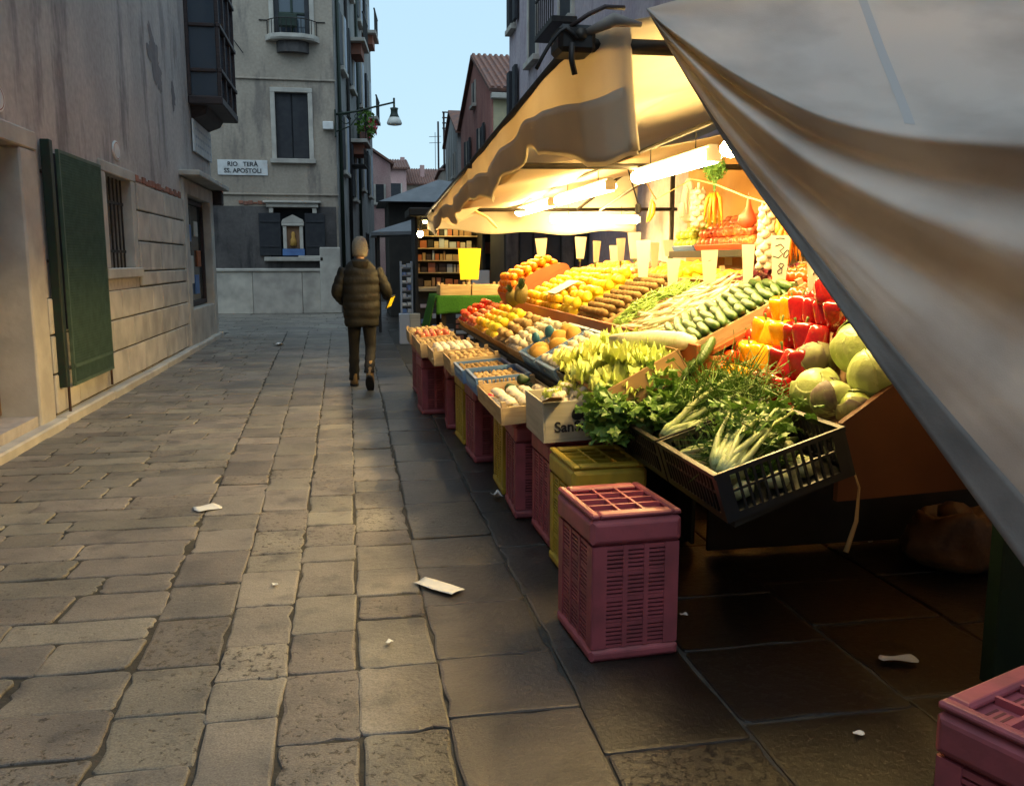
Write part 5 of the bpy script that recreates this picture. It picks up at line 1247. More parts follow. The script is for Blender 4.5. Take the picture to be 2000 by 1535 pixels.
for (a, b, nm, lb, it, inm, ilb, r) in specs:
    t = row2(a, b, nm, lb, 'pale_wood' if nm[0] == 'w' else 'cardboard', .08, cat=nm.split('_')[1])
    fill(t, ME[it], inm, ilb, inm.split('_')[0], ilb.split(' in ')[0]+'s, second row', r, layers=2, z0=.02, jit=.3, miss=.05)
# --- black crates of celery at the near end
BC = []
for (a, b, lb) in ((2.77, 3.355, 'black plastic lattice crate of celery and squash'), (3.375, 3.96, 'black plastic lattice crate of leafy celery tops')):
    BC.append(Tray('black_crate', lb, 'crate', 1.27, 1.75, a, b, .59, .745, .185, 'black_plastic', th=.012, lattice='x', group='black celery crates'))
def celery(pos, az, lean, L, label, seed, leaves=90, leafsz=.07, ns=7, spread=.09, grp='celery in the black crates', fine=False):
    rnd = random.Random(seed); T = thing('celery', label, 'celery', pos, grp); WLOC.pop(T, None)
    d = Vector((math.cos(az)*math.cos(lean), math.sin(az)*math.cos(lean), math.sin(lean))); side = Vector((-math.sin(az), math.cos(az), 0)); upv = d.cross(side)
    if upv.z < 0: upv = -upv
    mb = MB(); tips = []
    for k in range(ns):
        a = 2*PI*k/ns; b = side*math.cos(a)*.022+upv*math.sin(a)*.022; e = d*L*rnd.uniform(.75,1.1)+side*rnd.uniform(-1,1)*spread+upv*rnd.uniform(-.3,1)*spread
        pts = [b*.5, b*1.25+d*L*.12, b.lerp(e, .5)+b*.5, e]; s_ = MB().tube(pts, [.011,.016,.011,.004], 6); s_.build('stalk', 'celery_stalk', T, smooth=True); tips.append(e)
        for q in range(2): tips.append(pts[2].lerp(e, rnd.uniform(.3,1))+Vector((rnd.uniform(-1,1),rnd.uniform(-1,1),rnd.uniform(0,1)))*.03)
    lv = MB()
    for k in range(leaves):
        c_ = tips[k % len(tips)] + Vector((rnd.gauss(0,1), rnd.gauss(0,1), rnd.gauss(0,.8)))*(.035 if not fine else .045)
        e_ = Euler((rnd.uniform(-.9,.9), rnd.uniform(-.9,.9), rnd.uniform(0,6.3))).to_matrix(); l = leafsz*rnd.uniform(.6,1.2)
        if fine: lv.tube([c_, c_+e_ @ Vector((l*1.3, 0, l*.3))], [.0028, .0012], 3); continue
        # a lobed, toothed leaf
        pr = [(0,0),(.22,-.2),(.30,-.42),(.52,-.30),(.66,-.36),(.72,-.16),(1.0,0),(.72,.17),(.66,.36),(.5,.30),(.3,.44),(.2,.2)]
        vs = [(.45,0,.07)]+[(x,y_,rnd.uniform(-.10,.12)-.12*abs(y_)) for x,y_ in pr]
        lv.add([e_ @ Vector(v_)*l + c_ for v_ in vs], [(0, i+1, (i+1) % 12+1) for i in range(12)])
    lv.build('leaf_cluster', 'green_leaf', T, kind='stuff')
    return T
def cpos(tr, u, v, z=.05): return tuple(tr.pt(u, v, z))
A1, A2 = BC[1], BC[0]
celery(cpos(A1,.22,.75,.10), R(205), .05, .24, 'leafy celery spilling over the crate rim onto the lane side', 11, 170, .085, spread=.12)
celery(cpos(A1,.30,.95,.11), R(160), .0, .24, 'leafy celery drooping against the printed box', 12, 170, .085, spread=.12)
celery(cpos(A1,.6,.65,.09), R(95), .3, .20, 'celery with thick green tops beside the cardboard box', 13, 150, .075, spread=.12)
celery(cpos(A1,.75,.35,.08), R(60), .3, .22, 'celery with dark tops at the back of its crate', 14, 140, .07, spread=.12)
celery(cpos(A1,.42,.45,.08), R(130), .35, .18, 'low celery head with curled leaves mid crate', 19, 150, .075, spread=.12)
celery(cpos(A1,.55,.25,.12), R(40), .25, .34, 'fennel with long green fronds over the crate divider', 21, 420, .12, ns=7, spread=.14, fine=True)
celery(cpos(A1,.40,.05,.12), R(15), .2, .34, 'fennel fronds reaching to the back of the crates', 22, 420, .12, ns=7, spread=.14, fine=True)
celery(cpos(A2,.45,.55,.10), R(25), .25, .34, 'celery lying along the back of its crate, dark tops', 23, 90, .06, ns=8, spread=.10)
celery(cpos(A1,.10,.10,.17), R(22), .28, .40, 'pale fennel lying across the crate rim with feathery tops', 15, 480, .12, ns=11, spread=.13, fine=True)
celery(cpos(A2,.12,.95,.10), R(-52), .10, .36, 'fennel stalks laid along the crate edge', 16, 420, .11, ns=11, spread=.10, fine=True)
celery(cpos(A2,.10,.14,.15), R(38), .24, .42, 'long-stalked celery lying corner to corner in its crate', 17, 80, .06, ns=14, spread=.10)
celery(cpos(A2,.12,.22,.16), R(52), .30, .36, 'second long-stalked celery beside the striped squash', 18, 70, .06, ns=12, spread=.09)
sq = thing('striped_squash', 'pale green ribbed squash between the celery stalks', 'squash', cpos(A2, .30, .42, .10)); WLOC.pop(sq, None)
for k in range(10):
    b = ball(n=8, m_=8, sx=.032, sy=.03, sz=.062); b.xf(TRS((.036*math.cos(k*.628), .036*math.sin(k*.628), 0))); b.xf(Euler((.5,.3,0)).to_matrix().to_4x4()); b.build('rib', 'celery_stalk' if k % 2 else 'fennel_white', sq, smooth=True)
for i, (u, v) in enumerate(((.25,.2),(.5,.15),(.75,.2),(.3,.7),(.6,.6),(.85,.6),(.8,.85),(.55,.88))):
    inst('fennel_bulb', lumpy(ball(sx=.8, sz=1.2), .2, 1.5, i).mesh('fennel_bulb', 'fennel_white', True), Matrix.Translation(A2.pt(u, v, .05)) @ rot3() @ Matrix.Scale(.04, 4), 'white fennel bulb at the bottom of the celery crate', 'fennel', 'fennel bulbs in the celery crate')
for i, (u, v) in enumerate(((.1,.15),(.12,.35),(.12,.6),(.1,.85))):
    inst('fennel_bulb', lumpy(ball(sx=.8, sz=1.2), .2, 1.5, i+9).mesh('fennel_bulb', 'fennel_white', True), Matrix.Translation(A1.pt(u, v, .06)) @ rot3() @ Matrix.Scale(.036, 4), 'white fennel bulb showing through the leafy crate side', 'fennel', 'fennel bulbs in the leafy crate')
hl = tag(MB().tube([(1.74,2.80,.80),(1.76,2.76,.70),(1.75,2.75,.58),(1.71,2.74,.47)], [.003,.004,.007,.010], 6).build('dangling_stalk', 'potato_skin', smooth=True), 'single limp stalk hanging down from the black crate corner', 'stalk')
# --- third row
R3 = 'trays in the third row'
def row3(y0, y1, name, label, m='cardboard', h=.05, cat='tray'):
    return Tray(name, label, cat, 1.668, 2.27, y0, y1, 1.038, 1.342, h, m, group=R3)
# peppers, stacked like a wall
NB = Tray('cardboard_box', 'open cardboard box holding the wall of stacked peppers', 'box', 1.775, 2.24, 3.41, 3.99, .848, 1.175, .05, 'cardboard', group=R3)
S_ = .058
for r_ in range(4):
    for c_ in range(6):
        y_ = 3.95-c_*.104-(.02 if r_ % 2 else 0); x_ = 1.80+r_*.075; z_ = .945+r_*.108
        red = c_ >= (3 if r_ != 3 else 2)
        sc_ = S_*1.1*U(.95,1.06)*(1.06 if red else 1); flip = U(0,1) > .3 and r_ < 3
        M = Matrix.Translation((x_, y_, z_)) @ Euler((U(-.10,.10), U(-.30,-.1), U(0,6.3))).to_matrix().to_4x4() @ Euler((PI if flip else 0, 0, 0)).to_matrix().to_4x4() @ Matrix.Diagonal((sc_*.86, sc_*.86, sc_*.98, 1))
        o = inst('pepper', ME['pep_r' if red else 'pep_y'], M, 'glossy red pepper in the stacked wall' if red else 'glossy yellow pepper in the stacked wall', 'pepper', 'red peppers in the wall' if red else 'yellow peppers in the wall'); inst('stem', ME['pep_stem'], Matrix(), parent=o)
for i, (x_, y_, z_, rx) in enumerate(((2.05, 3.36, 1.19, 1.2), (2.13, 3.47, 1.30, .9), (2.02, 3.50, 1.36, .4))):
    o = inst('pepper', ME['pep_r'], Matrix.Translation((x_, y_, z_)) @ Euler((rx, .3, i)).to_matrix().to_4x4() @ Matrix.Scale(.06, 4), 'large red pepper tipped on its side at the end of the wall', 'pepper', 'tipped red peppers'); inst('stem', ME['pep_stem'], Matrix(), parent=o)
# tomatoes round the peppers
cal = ('calyx', ME['calyx'])
TG = 'vine tomatoes around the pepper wall'
for i in range(26):
    if i < 12: r_, c_ = divmod(i, 2); x_, y_, z_ = 1.77+r_*.055, 4.06-c_*.05+U(-.01,.01), .98+r_*.052
    else: q = i-12; x_, y_, z_ = 2.16+(q % 2)*.09, 4.02-(q//2)*.088, 1.335+(q % 2)*.03
    o = inst('tomato', ME['tomato'], Matrix.Translation((x_, y_, z_)) @ Euler((U(-.5,.5), U(-1.0,-.2), U(0,6.3))).to_matrix().to_4x4() @ Matrix.Scale(.040 if i < 12 else .045, 4), 'red vine tomato beside the pepper wall', 'tomato', TG); inst(*cal, Matrix(), parent=o)
# cabbages
for i, (p, r_, rot, lb, old, mt) in enumerate((
    ((1.88, 3.38, 1.06), .088, (0, .6, 2), 'small dark purple cabbage against the peppers', (0,1,2,3), 'cabbage_old'),
    ((1.99, 3.19, 1.14), .128, (.3, -.5, 0), 'big pale green cabbage on top of the cabbage stack', (), 'cabbage_leaf'),
    ((1.95, 3.02, 1.05), .112, (-.3, .4, 1), 'pale green cabbage beside the biggest one, veins showing', (), 'cabbage_leaf'),
    ((1.80, 3.22, .955), .100, (.2, .9, 4), 'green cabbage with one bruised brown leaf', (1,), 'cabbage_leaf'),
    ((1.80, 3.08, .935), .088, (1.2, .2, 3), 'cabbage with torn brown outer leaves', (0,2), 'cabbage_leaf'),
    ((1.84, 2.995, .92), .074, (.7, -.4, 5), 'small round cabbage with purple crown by the end panel', (0,3), 'cabbage_leaf'))):
    make_cabbage((p[0]+.05, p[1]+.03, p[2]+.02), r_*.96, rot, lb, old, mt, i+1)
cbx = Tray('cardboard_sheet', 'curved cardboard tray edge under the cabbages', 'box', 1.775, 2.24, 2.97, 3.40, .848, 1.175, .03, 'cardboard', group=R3)
# cucumbers
t = Tray('wooden_tray', 'pale wooden tray of cucumbers laid in rows', 'tray', 1.668, 2.27, 4.08, 4.60, 1.038, 1.342, .06, 'pale_wood', group=R3)
for i in range(12):
    for j in range(3):
        x_ = .035+i*.054; y_ = .095+j*.168; sc_ = .096*U(.92,1.06)
        M = t.M @ TRS((x_+U(-.006,.006), y_+U(-.01,.01), .045+.012*(j % 2)), (PI/2+U(-.1,.1), 0, U(-.12,.12)-.25), sc_)
        inst('cucumber', ME['cucumber'], M, 'small dark green cucumber in the slanted rows', 'cucumber', 'cucumbers in rows')
        if i < 11: inst('cucumber', ME['cucumber'], t.M @ TRS((x_+.027, y_+.03*(j-1)*.3, .080), (PI/2+U(-.1,.1), 0, U(-.15,.15)-.25), sc_), 'small dark green cucumber in the slanted rows', 'cucumber', 'cucumbers in rows')
for i in range(3):
    inst('courgette', ME['cucumber'], TRS((1.64+.02*i, 4.06-.035*i, 1.00+.035*i), (.4, .9, 1.2), .10), 'large dark courgette leaning outside the cucumber tray', 'courgette', 'courgettes leaning by the cucumbers')
# spring onions / white endive
t = row3(4.63, 5.26, 'cardboard_tray', 'cardboard tray of white spring onions')
for i in range(9):
    for j in range(6):
        M = t.M @ TRS((.06+i*.063, .06+j*.1, .045+U(0,.03)), (PI/2+U(-.25,.25), U(-.2,.2), .6+U(-.35,.35)), .11*U(.85,1.15)); inst('spring_onion', ME['leek'], M, 'white spring onion in the cardboard tray', 'onion', 'spring onions in the cardboard tray')
# green beans
t = row3(5.29, 5.70, 'cardboard_tray', 'cardboard tray heaped with green beans')
bn = MB()
for i in range(420):
    u = U(.08,.92); v = U(.1,.9); hh = .03+.09*math.sin(PI*u)*math.sin(PI*v)*U(.3,1); a = U(-1.2,1.2)+.8; p = Vector((u*t.W, v*t.L, hh)); dd = Vector((math.cos(a), math.sin(a), U(-.3,.3)))*.055; sd = Vector((-dd.y, dd.x, 0))*U(-.25,.25)
    bn.tube([t.M @ (p-dd), t.M @ (p+sd), t.M @ (p+dd)], [.002,.0042,.002], 4)
tag(bn.build('green_beans', 'bean_green', smooth=True), 'loose heap of thin green beans', 'beans', kind='stuff')
# kiwis
t = row3(5.73, 6.46, 'cardboard_tray', 'cardboard tray of brown kiwis in lines')
fill(t, ME['kiwi'], 'kiwi', 'brown kiwi in the lined-up tray', 'kiwi', 'kiwis in the lined-up tray', .031, layers=2, rot=lay_y, jit=.08, packing=1.06)
# citrus
for i, (a, b, lb, me, r_) in enumerate(((6.49, 7.12, 'cardboard tray of yellow citrus beside the kiwis', 'lemon', .042), (7.15, 7.86, 'cardboard tray of bright mandarins under the flat card', 'citrus', .041), (7.89, 8.5, 'cardboard tray of mandarins beside the pineapples', 'citrus', .041))):
    t = row3(a, b, 'cardboard_tray', lb); nm = ('lemon', 'mandarin', 'mandarin')[i]
    fill(t, ME[me], nm, ('yellow lemon in the tray beside the kiwis', 'bright mandarin in the tray under the flat card', 'bright mandarin in the tray beside the pineapples')[i], nm, ('lemons beside the kiwis', 'mandarins under the flat card', 'mandarins beside the pineapples')[i], r_, layers=2, jit=.22, packing=1.1, miss=.03)
    if i == 1:
        fc = tag(MB().cbox(.10, .34, .12, .48, .16, .163, .001).build('flat_price_card', 'card_white'), 'pale price card lying flat on the mandarins', 'price card'); fc.matrix_world = t.M
        WLOC[fc] = Vector(); 
for i, (x_, y_, rx) in enumerate(((1.45, 8.02, .3), (1.50, 7.86, -.2), (1.56, 8.15, .2))):
    o = inst('pineapple', ME['pine'], TRS((x_, y_, 1.16+.03*i), (rx, -.35, i*2), .062), 'ripe pineapple leaning among the fruit boxes', 'pineapple', 'pineapples among the fruit boxes'); inst('crown', ME['pine_c'], Matrix(), parent=o)
MX = Tray('orange_box', 'rounded orange bin heaped with mandarins at the end of the third row', 'box', 1.668, 2.27, 8.95, 9.85, 1.038, 1.342, .13, 'orange_board', group=R3)
n = 12
for y_ in (-.002, MX.L-.02):
    m = MB(); m.rings([[(MX.W/2+MX.W/2*math.cos(PI*k/n), yy, .13+.10*math.sin(PI*k/n)) for k in range(n+1)] for yy in (y_, y_+.022)]); m.build('rounded_end', 'orange_board', MX.T)
fill(MX, ME['orange'], 'orange', 'orange heaped in the rounded orange bin', 'orange', 'oranges in the rounded bin', .042, layers=3, z0=.10, jit=.25, packing=1.08)
# --- upper row
def row4(y0, y1, name, label, m='cardboard', h=.07, cat='tray', x0=2.32, x1=2.74):
    z = lambda x: 1.27+(x-2.31)*.226
    return Tray(name, label, cat, x0, x1, y0, y1, z(x0)+.006, z(x1)+.006, h, m, group='trays in the upper row')
t = row4(3.30, 3.92, 'printed_tray', 'black printed tray lettered Barbarine with orange fruit', 'dark_board', .10)
text('Barbarine', 'tomato_skin', TRS((-.0015, .30, .055), (PI/2, 0, -PI/2)), t.T, .07, 'lettering')
for y_ in (.10, .52):
    m = MB(); m.add([(-.002, y_+a_, .055+b_) for a_, b_ in ((-.05,0),(-.012,.012),(0,.04),(.012,.012),(.05,0),(.015,-.01),(.02,-.04),(0,-.018),(-.02,-.04),(-.015,-.01))], [tuple(range(10))]); m.build('star_emblem', 'net_red', t.T)
fill(t, ME['citrus'], 'clementine', 'small clementine in the black printed tray', 'clementine', 'clementines in the printed tray', .032, layers=2, z0=.03, jit=.3)
t = row4(3.95, 4.75, 'cardboard_tray', 'cardboard tray of orange beef tomatoes behind the peppers')
fill(t, ME['tomato_o'], 'tomato', 'large orange tomato in the upper-row tray', 'tomato', 'orange tomatoes in the upper row', .045, layers=2, jit=.2, rot=up_rot, child=cal)
t = row4(4.78, 5.42, 'cardboard_tray', 'cardboard tray of streaked radicchio')
for i in range(9):
    inst('radicchio', ME['lettuce%d' % (i % 3)].copy() if i < 1 else bpy.data.meshes['radicchio'], Matrix.Translation(t.pt(.2+.3*(i % 3), .18+.3*(i//3), .05)) @ rot3() @ Matrix.Scale(.55, 4), 'streaked purple and white radicchio in the upper row', 'radicchio', 'radicchio in the upper row') if i else None
    if i == 0:
        me = ME['lettuce0'].copy(); me.name = 'radicchio'; me.materials.clear(); me.materials.append(MATS['radicchio_leaf'])
t = row4(5.45, 6.1, 'green_punnet', 'green plastic punnet tray beside the radicchio', 'turf', .06)
fill(t, ME['lemon'], 'lemon', 'lemon in the green punnet tray', 'lemon', 'lemons in the green punnet', .034, jit=.3)
t = row4(6.13, 7.1, 'wooden_tray', 'wooden tray of lemons in the upper row', 'pale_wood')
fill(t, ME['lemon'], 'lemon', 'lemon in the upper-row wooden tray', 'lemon', 'lemons in the upper-row wooden tray', .04, layers=2, jit=.2)
t = row4(7.13, 8.1, 'wooden_tray', 'wooden tray of red apples in the upper row', 'pale_wood')
fill(t, ME['apple_red'], 'apple', 'red apple in the upper-row wooden tray', 'apple', 'red apples in the upper row', .04, layers=2, jit=.2)
t = row4(8.13, 9.05, 'wooden_tray', 'wooden tray of oranges at the end of the upper row', 'pale_wood')
fill(t, ME['orange'], 'orange', 'orange in the upper-row end tray', 'orange', 'oranges in the upper row', .042, layers=2, jit=.2)
t = row4(3.6, 4.3, 'black_bin', 'deep black bin of kiwis at the back', 'black_plastic', .14, x0=2.76, x1=3.12)
fill(t, ME['kiwi'], 'kiwi', 'kiwi in the deep black bin', 'kiwi', 'kiwis in the black bin', .034, layers=3, z0=.06, jit=.3)
t = row4(4.35, 5.1, 'wooden_tray', 'wooden tray of brown onions at the back', 'pale_wood', .12, x0=2.76, x1=3.12)
fill(t, ME['pear'], 'onion', 'brown onion in the back tray', 'onion', 'brown onions at the back', .034, layers=3, z0=.04, jit=.3)
# wooden crates on the turf table
for i, x_ in enumerate((1.04, 1.43, 1.82)):
    t = Tray('wooden_crate', 'low wooden crate on the turf table, %s' % ('nearest the lane', 'middle of three', 'beside the orange bin')[i], 'crate', x_, x_+.375, 10.70, 11.2, 1.088, 1.0885, .12, 'pale_wood', group='wooden crates on the turf table')
    fill(t, ME['potato'], 'chestnut', 'chestnut in the wooden crates on the turf table', 'chestnut', 'chestnuts on the turf table', .03, z0=.06, jit=.3, layers=1)
# --- back shelf
SF = thing('back_shelf', 'narrow wooden shelf of apples and pears above the upper row', 'shelf', (3, 6, 1.5))
MB().cbox(2.76, 3.25, 4.4, 7.4, 1.555, 1.58, .004).build('board', 'pale_wood', SF)
MB().cbox(2.74, 2.758, 4.4, 7.4, 1.53, 1.585, .003).build('edge', 'dark_board', SF)
for y_ in (4.42, 5.6, 6.5, 7.34): MB().box(3.16, 3.21, y_, y_+.05, 0, 1.554).build('leg', 'dark_board', SF)
def shelf_tray(y0, y1, lb, m): return Tray('fruit_tray', lb, 'tray', 2.77, 3.12, y0, y1, 1.582, 1.76, .05, m, group='trays on the back shelf')
for (a, b, lb, m_, it, nm, il) in ((6.88, 7.36, 'blue card tray of green apples on the back shelf', 'blue_plastic', 'apple_green', 'apple', 'green apple on the back shelf'), (5.78, 6.85, 'red card tray of red apples on the back shelf', 'net_red', 'apple_red', 'apple', 'red apple on the back shelf'), (4.95, 5.75, 'printed card tray of pears on the back shelf', 'printed_board', 'pear', 'pear', 'yellow pear on the back shelf'), (4.42, 4.92, 'dark tray of plums on the back shelf', 'dark_board', 'apple_red', 'plum', 'dark plum on the back shelf')):
    t = shelf_tray(a, b, lb, m_); fill(t, ME[it], nm, il, nm, il.replace(' on', 's on'), .040, layers=2, jit=.12, rot=up_rot if it != 'apple_red' else None)
for x_, y_, lb in ((2.95, 6.4, 'plain cardboard carton under the back shelf'), (2.95, 5.4, 'smaller cardboard carton under the shelf pears')):
    o = tag(MB().cbox(x_-.1, x_+.2, y_-.3, y_+.3, 1.43, 1.552, .004).build('carton', 'cardboard'), lb, 'box')
    WLOC[o] = Vector(); MB().cbox(x_-.102, x_-.1005, y_-.08, y_+.06, 1.47, 1.53, .0004).build('white_label', 'card_white', o)
# --- hanging goods
hc = tag(MB().tube([(2.06, 6.3, 2.2), (2.45, 6.95, 2.0), (2.6, 6.55, 2.13), (2.6, 6.1, 2.05), (2.6, 5.6, 1.93), (2.6, 5.1, 1.83), (2.62, 4.4, 1.9)], .006, 5).build('hanging_cord', 'cord'), 'yellow cord slung under the awning with goods hung on it', 'cord')
bag = thing('onion_bag', 'white and red printed net bag hanging from the cord', 'bag', (2.6, 6.62, 1.8))
MB().rings([[(2.6+a*math.cos(2*PI*k/12), 6.63+b*math.sin(2*PI*k/12), z) for k in range(12)] for a, b, z in ((.02,.03,1.80),(.045,.07,1.83),(.05,.085,1.92),(.045,.075,2.02),(.03,.06,2.10),(.012,.03,2.14))]).build('bag', 'card_white', bag, smooth=True)
MB().grid(lambda u, v: (2.548+.006*abs(v-.5), 6.575+.11*v, 1.84+.11*u), 2, 4).build('red_print', 'net_red', bag); MB().grid(lambda u, v: (2.553, 6.53+.03*v, 1.86+.2*u), 2, 2).build('red_strip', 'net_red', bag)
for i, (p, n_, lb) in enumerate((((2.6, 6.42, 2.05), 7, 'plait of white garlic hanging beside the net bag'), ((2.6, 5.27, 1.86), 10, 'long plait of white garlic hanging before the pears'))):
    T = thing('garlic_plait', lb, 'garlic', p, 'garlic plaits'); WLOC.pop(T, None)
    MB().tube([(0,0,.04),(0,0,-.045*n_)], .012, 5).build('stalks', 'garlic_skin', T)
    for k in range(n_):
        for q in range(3):
            o = inst('bulb', ME['garlic'], TRS((.03*math.cos(q*2.1+k), .038*math.sin(q*2.1+k), -.03-k*.04), (U(-.6,.6), U(-.6,.6), q*2+k), .032*(1.1-abs(k/n_-.55)*.4)), parent=T)
def carrots(p, lb, top=True, n=11):
    T = thing('carrot_bunch', lb, 'carrots', p, 'carrot bunches'); WLOC.pop(T, None)
    for k in range(n):
        a = k*2.4; r_ = .012+.005*k; x_, y_ = r_*math.cos(a), r_*math.sin(a)*1.3; L_ = U(.2,.27)
        MB().tube([(x_*.4,y_*.4,0),(x_*.8,y_*.8,-.04),(x_,y_,-L_*.5),(x_*1.1,y_*1.3,-L_)], [.010,.016,.012,.002], 7).build('carrot', 'carrot_skin', T, smooth=True)
    if top:
        f = MB(); rnd = random.Random(5)
        for k in range(700):
            d = Vector((rnd.gauss(0,1), rnd.gauss(0,1), rnd.gauss(0,.9))); d = d.normalized()*rnd.random()**.5; c_ = Vector((d.x*.08, d.y*.10, .17+d.z*.09)); e = Vector((rnd.uniform(-1,1), rnd.uniform(-1,1), rnd.uniform(-1,1)))*.02
            f.add([c_-e, c_+e, c_+Vector((e.y, e.z, e.x))*.6], [(0,1,2)])
        for k in range(9): f.tube([(0,0,0), (.02*math.cos(k), .03*math.sin(k), .12), (.05*math.cos(k), .06*math.sin(k), .2)], .003, 4)
        f.build('leafy_tops', 'carrot_leaf', T, kind='stuff')
carrots((2.6, 6.12, 1.99), 'bunch of carrots hanging by its bushy green tops'); carrots((2.62, 5.0, 1.72), 'bare carrot bunch hanging by the tarpaulin edge', False)
nt = thing('red_net', 'small red net of tangerines hanging from the cord', 'net bag', (2.6, 5.55, 1.78)); WLOC.pop(nt, None)
lumpy(MB().lathe([(.01,.13),(.015,.09),(.03,.06),(.055,.02),(.062,-.02),(.04,-.055),(.01,-.06)], 14), .25, 25, 1).build('net', 'net_red', nt, smooth=True)
MB().tube([(0,0,.12),(0,0,.17)], .004, 4).build('tie', 'net_red', nt)
bb = thing('bananas', 'two ripe bananas hanging in front of the crosswise lamp', 'bananas', (2.5, 7.2, 1.93)); WLOC.pop(bb, None)
for k in (-1, 1): MB().tube([(0, .01*k, .08), (.01, .03*k, .04), (.0, .045*k, -.03), (-.03, .03*k, -.10)], [.006,.016,.018,.006], 8).build('banana', 'banana_skin', bb, smooth=True)
MB().tube([(0,0,.07),(.0,-.03,.12)], .004, 4).build('string', 'cord', bb)
# --- price cards on sticks
PC = [(2.0, 9.29, 1.48, 1.70, .13, 0, 'price card on a stick in the rounded orange bin', ''), (2.35, 9.0, 1.44, 1.70, .13, .5, 'tilted price card at the end of the upper row', ''), (2.35, 8.4, 1.41, 1.65, .11, .9, 'price card turned aside over the upper-row oranges', ''),
      (2.6, 8.6, 1.43, 1.62, .11, .2, 'short price card behind the upper-row oranges', ''), (2.4, 7.73, 1.42, 1.66, .11, .8, 'narrow price card over the upper-row apples', ''), (2.6, 7.93, 1.43, 1.71, .12, .1, 'tallest price card over the upper-row apples', ''),
      (2.1, 6.2, 1.28, 1.59, .11, .4, 'white price card rising from the kiwis', ''), (2.4, 6.81, 1.36, 1.60, .11, .9, 'white price card over the upper-row lemons', ''), (2.9, 7.82, 1.49, 1.66, .12, .2, 'dim price card at the shelf end', ''),
      (2.15, 5.74, 1.23, 1.47, .09, .3, 'white price card in the green beans', ''), (2.15, 5.08, 1.22, 1.51, .10, .2, 'white price card in the spring onions', '-'), (2.15, 4.55, 1.22, 1.53, .08, .5, 'white price card behind the cucumbers', ''),
      (2.2, 4.29, 1.25, 1.57, .095, 0, 'handwritten price card behind the tomatoes', '380'), (2.15, 3.83, 1.21, 1.48, .095, .15, 'handwritten price card beside the tarpaulin hem', '760')]
for (x_, y_, z0, z1, w, rz, lb, tx) in PC:
    T = thing('price_card', lb, 'price card', (x_, y_, z0), 'price cards on sticks', (U(-.05,.05), U(-.04,.04), -.35+rz)); WLOC.pop(T, None)
    H = (z1-z0)*1.2; hb = H*.28; w *= .95
    MB().box(-.006, .006, -.001, .005, -.12, hb+.06).build('stick', 'dark_wood', T)
    m = MB(); m.add([(-w*.34,-.004,hb),(w*.34,-.004,hb),(w*.55,-.004,H),(-w*.55,-.004,H),(-w*.34,-.0025,hb),(w*.34,-.0025,hb),(w*.55,-.0025,H),(-w*.55,-.0025,H)], [(0,1,2,3),(7,6,5,4),(0,4,5,1),(1,5,6,2),(2,6,7,3),(3,7,4,0)]); m.build('card', 'card_white', T)
    MB().box(-.012, .012, -.0012, .009, hb-.03, hb-.002).build('clip', 'stem_green', T)
    if len(tx) > 1:
        def pen(pts, ox, oz, sz):
            mb = MB(); mb.tube([(ox+x*sz+z*sz*.18, -.0052, oz+z*sz) for x, z in pts], .0028, 4); mb.build('pen_stroke', 'ink', T)
        DG = {'3': [(-.35,.85),(.0,1),(.3,.75),(.05,.52),(.32,.28),(.05,0),(-.35,.12)], '8': [(.2,.9),(-.1,1),(-.25,.75),(.15,.45),(.2,.1),(-.1,0),(-.25,.25),(.1,.55),(.25,.85)], '0': [(0,1),(-.3,.6),(-.25,.1),(.05,0),(.3,.45),(.2,.9),(0,1)], '7': [(-.35,.95),(.3,1),(.05,.4),(-.05,0)], '6': [(.25,1),(-.15,.6),(-.25,.15),(.05,0),(.25,.25),(0,.5),(-.22,.3)]}
        pen(DG[tx[0]], -.012, hb+(H-hb)*.58, .07); pen(DG[tx[1]], .0, hb+(H-hb)*.28, .055); pen(DG[tx[2]], .028, hb+(H-hb)*.58, .04)
        pen([(-.4,.1),(.4,.2),(-.2,0),(.3,-.05)], .0, hb+(H-hb)*.14, .03); pen([(-.5,.0),(-.1,.08),(.4,.02)], 0, hb+(H-hb)*.93, .05)
    elif tx:
        MB().add([(-w*.1,-.0046,H*.80),(w*.12,-.0046,H*.82),(w*.12,-.0046,H*.83),(-w*.1,-.0046,H*.81)], [(0,1,2,3)]).build('pen_stroke', 'ink', T)
T = thing('price_card', 'large bright yellow card on a stick over the turf table', 'price card', (1.45, 11.1, 1.10), 'price cards on sticks', (0, 0, -.1)); WLOC.pop(T, None)
MB().box(-.012, .012, 0, .01, 0, .3).build('stick', 'pale_wood', T)
m = MB(); m.add([(-.115,-.004,.17),(.115,-.004,.17),(.15,-.004,.56),(-.14,-.004,.56),(-.115,-.002,.17),(.115,-.002,.17),(.15,-.002,.56),(-.14,-.002,.56)], [(0,1,2,3),(7,6,5,4),(0,4,5,1),(1,5,6,2),(2,6,7,3),(3,7,4,0)]); m.build('card', 'card_yellow', T)
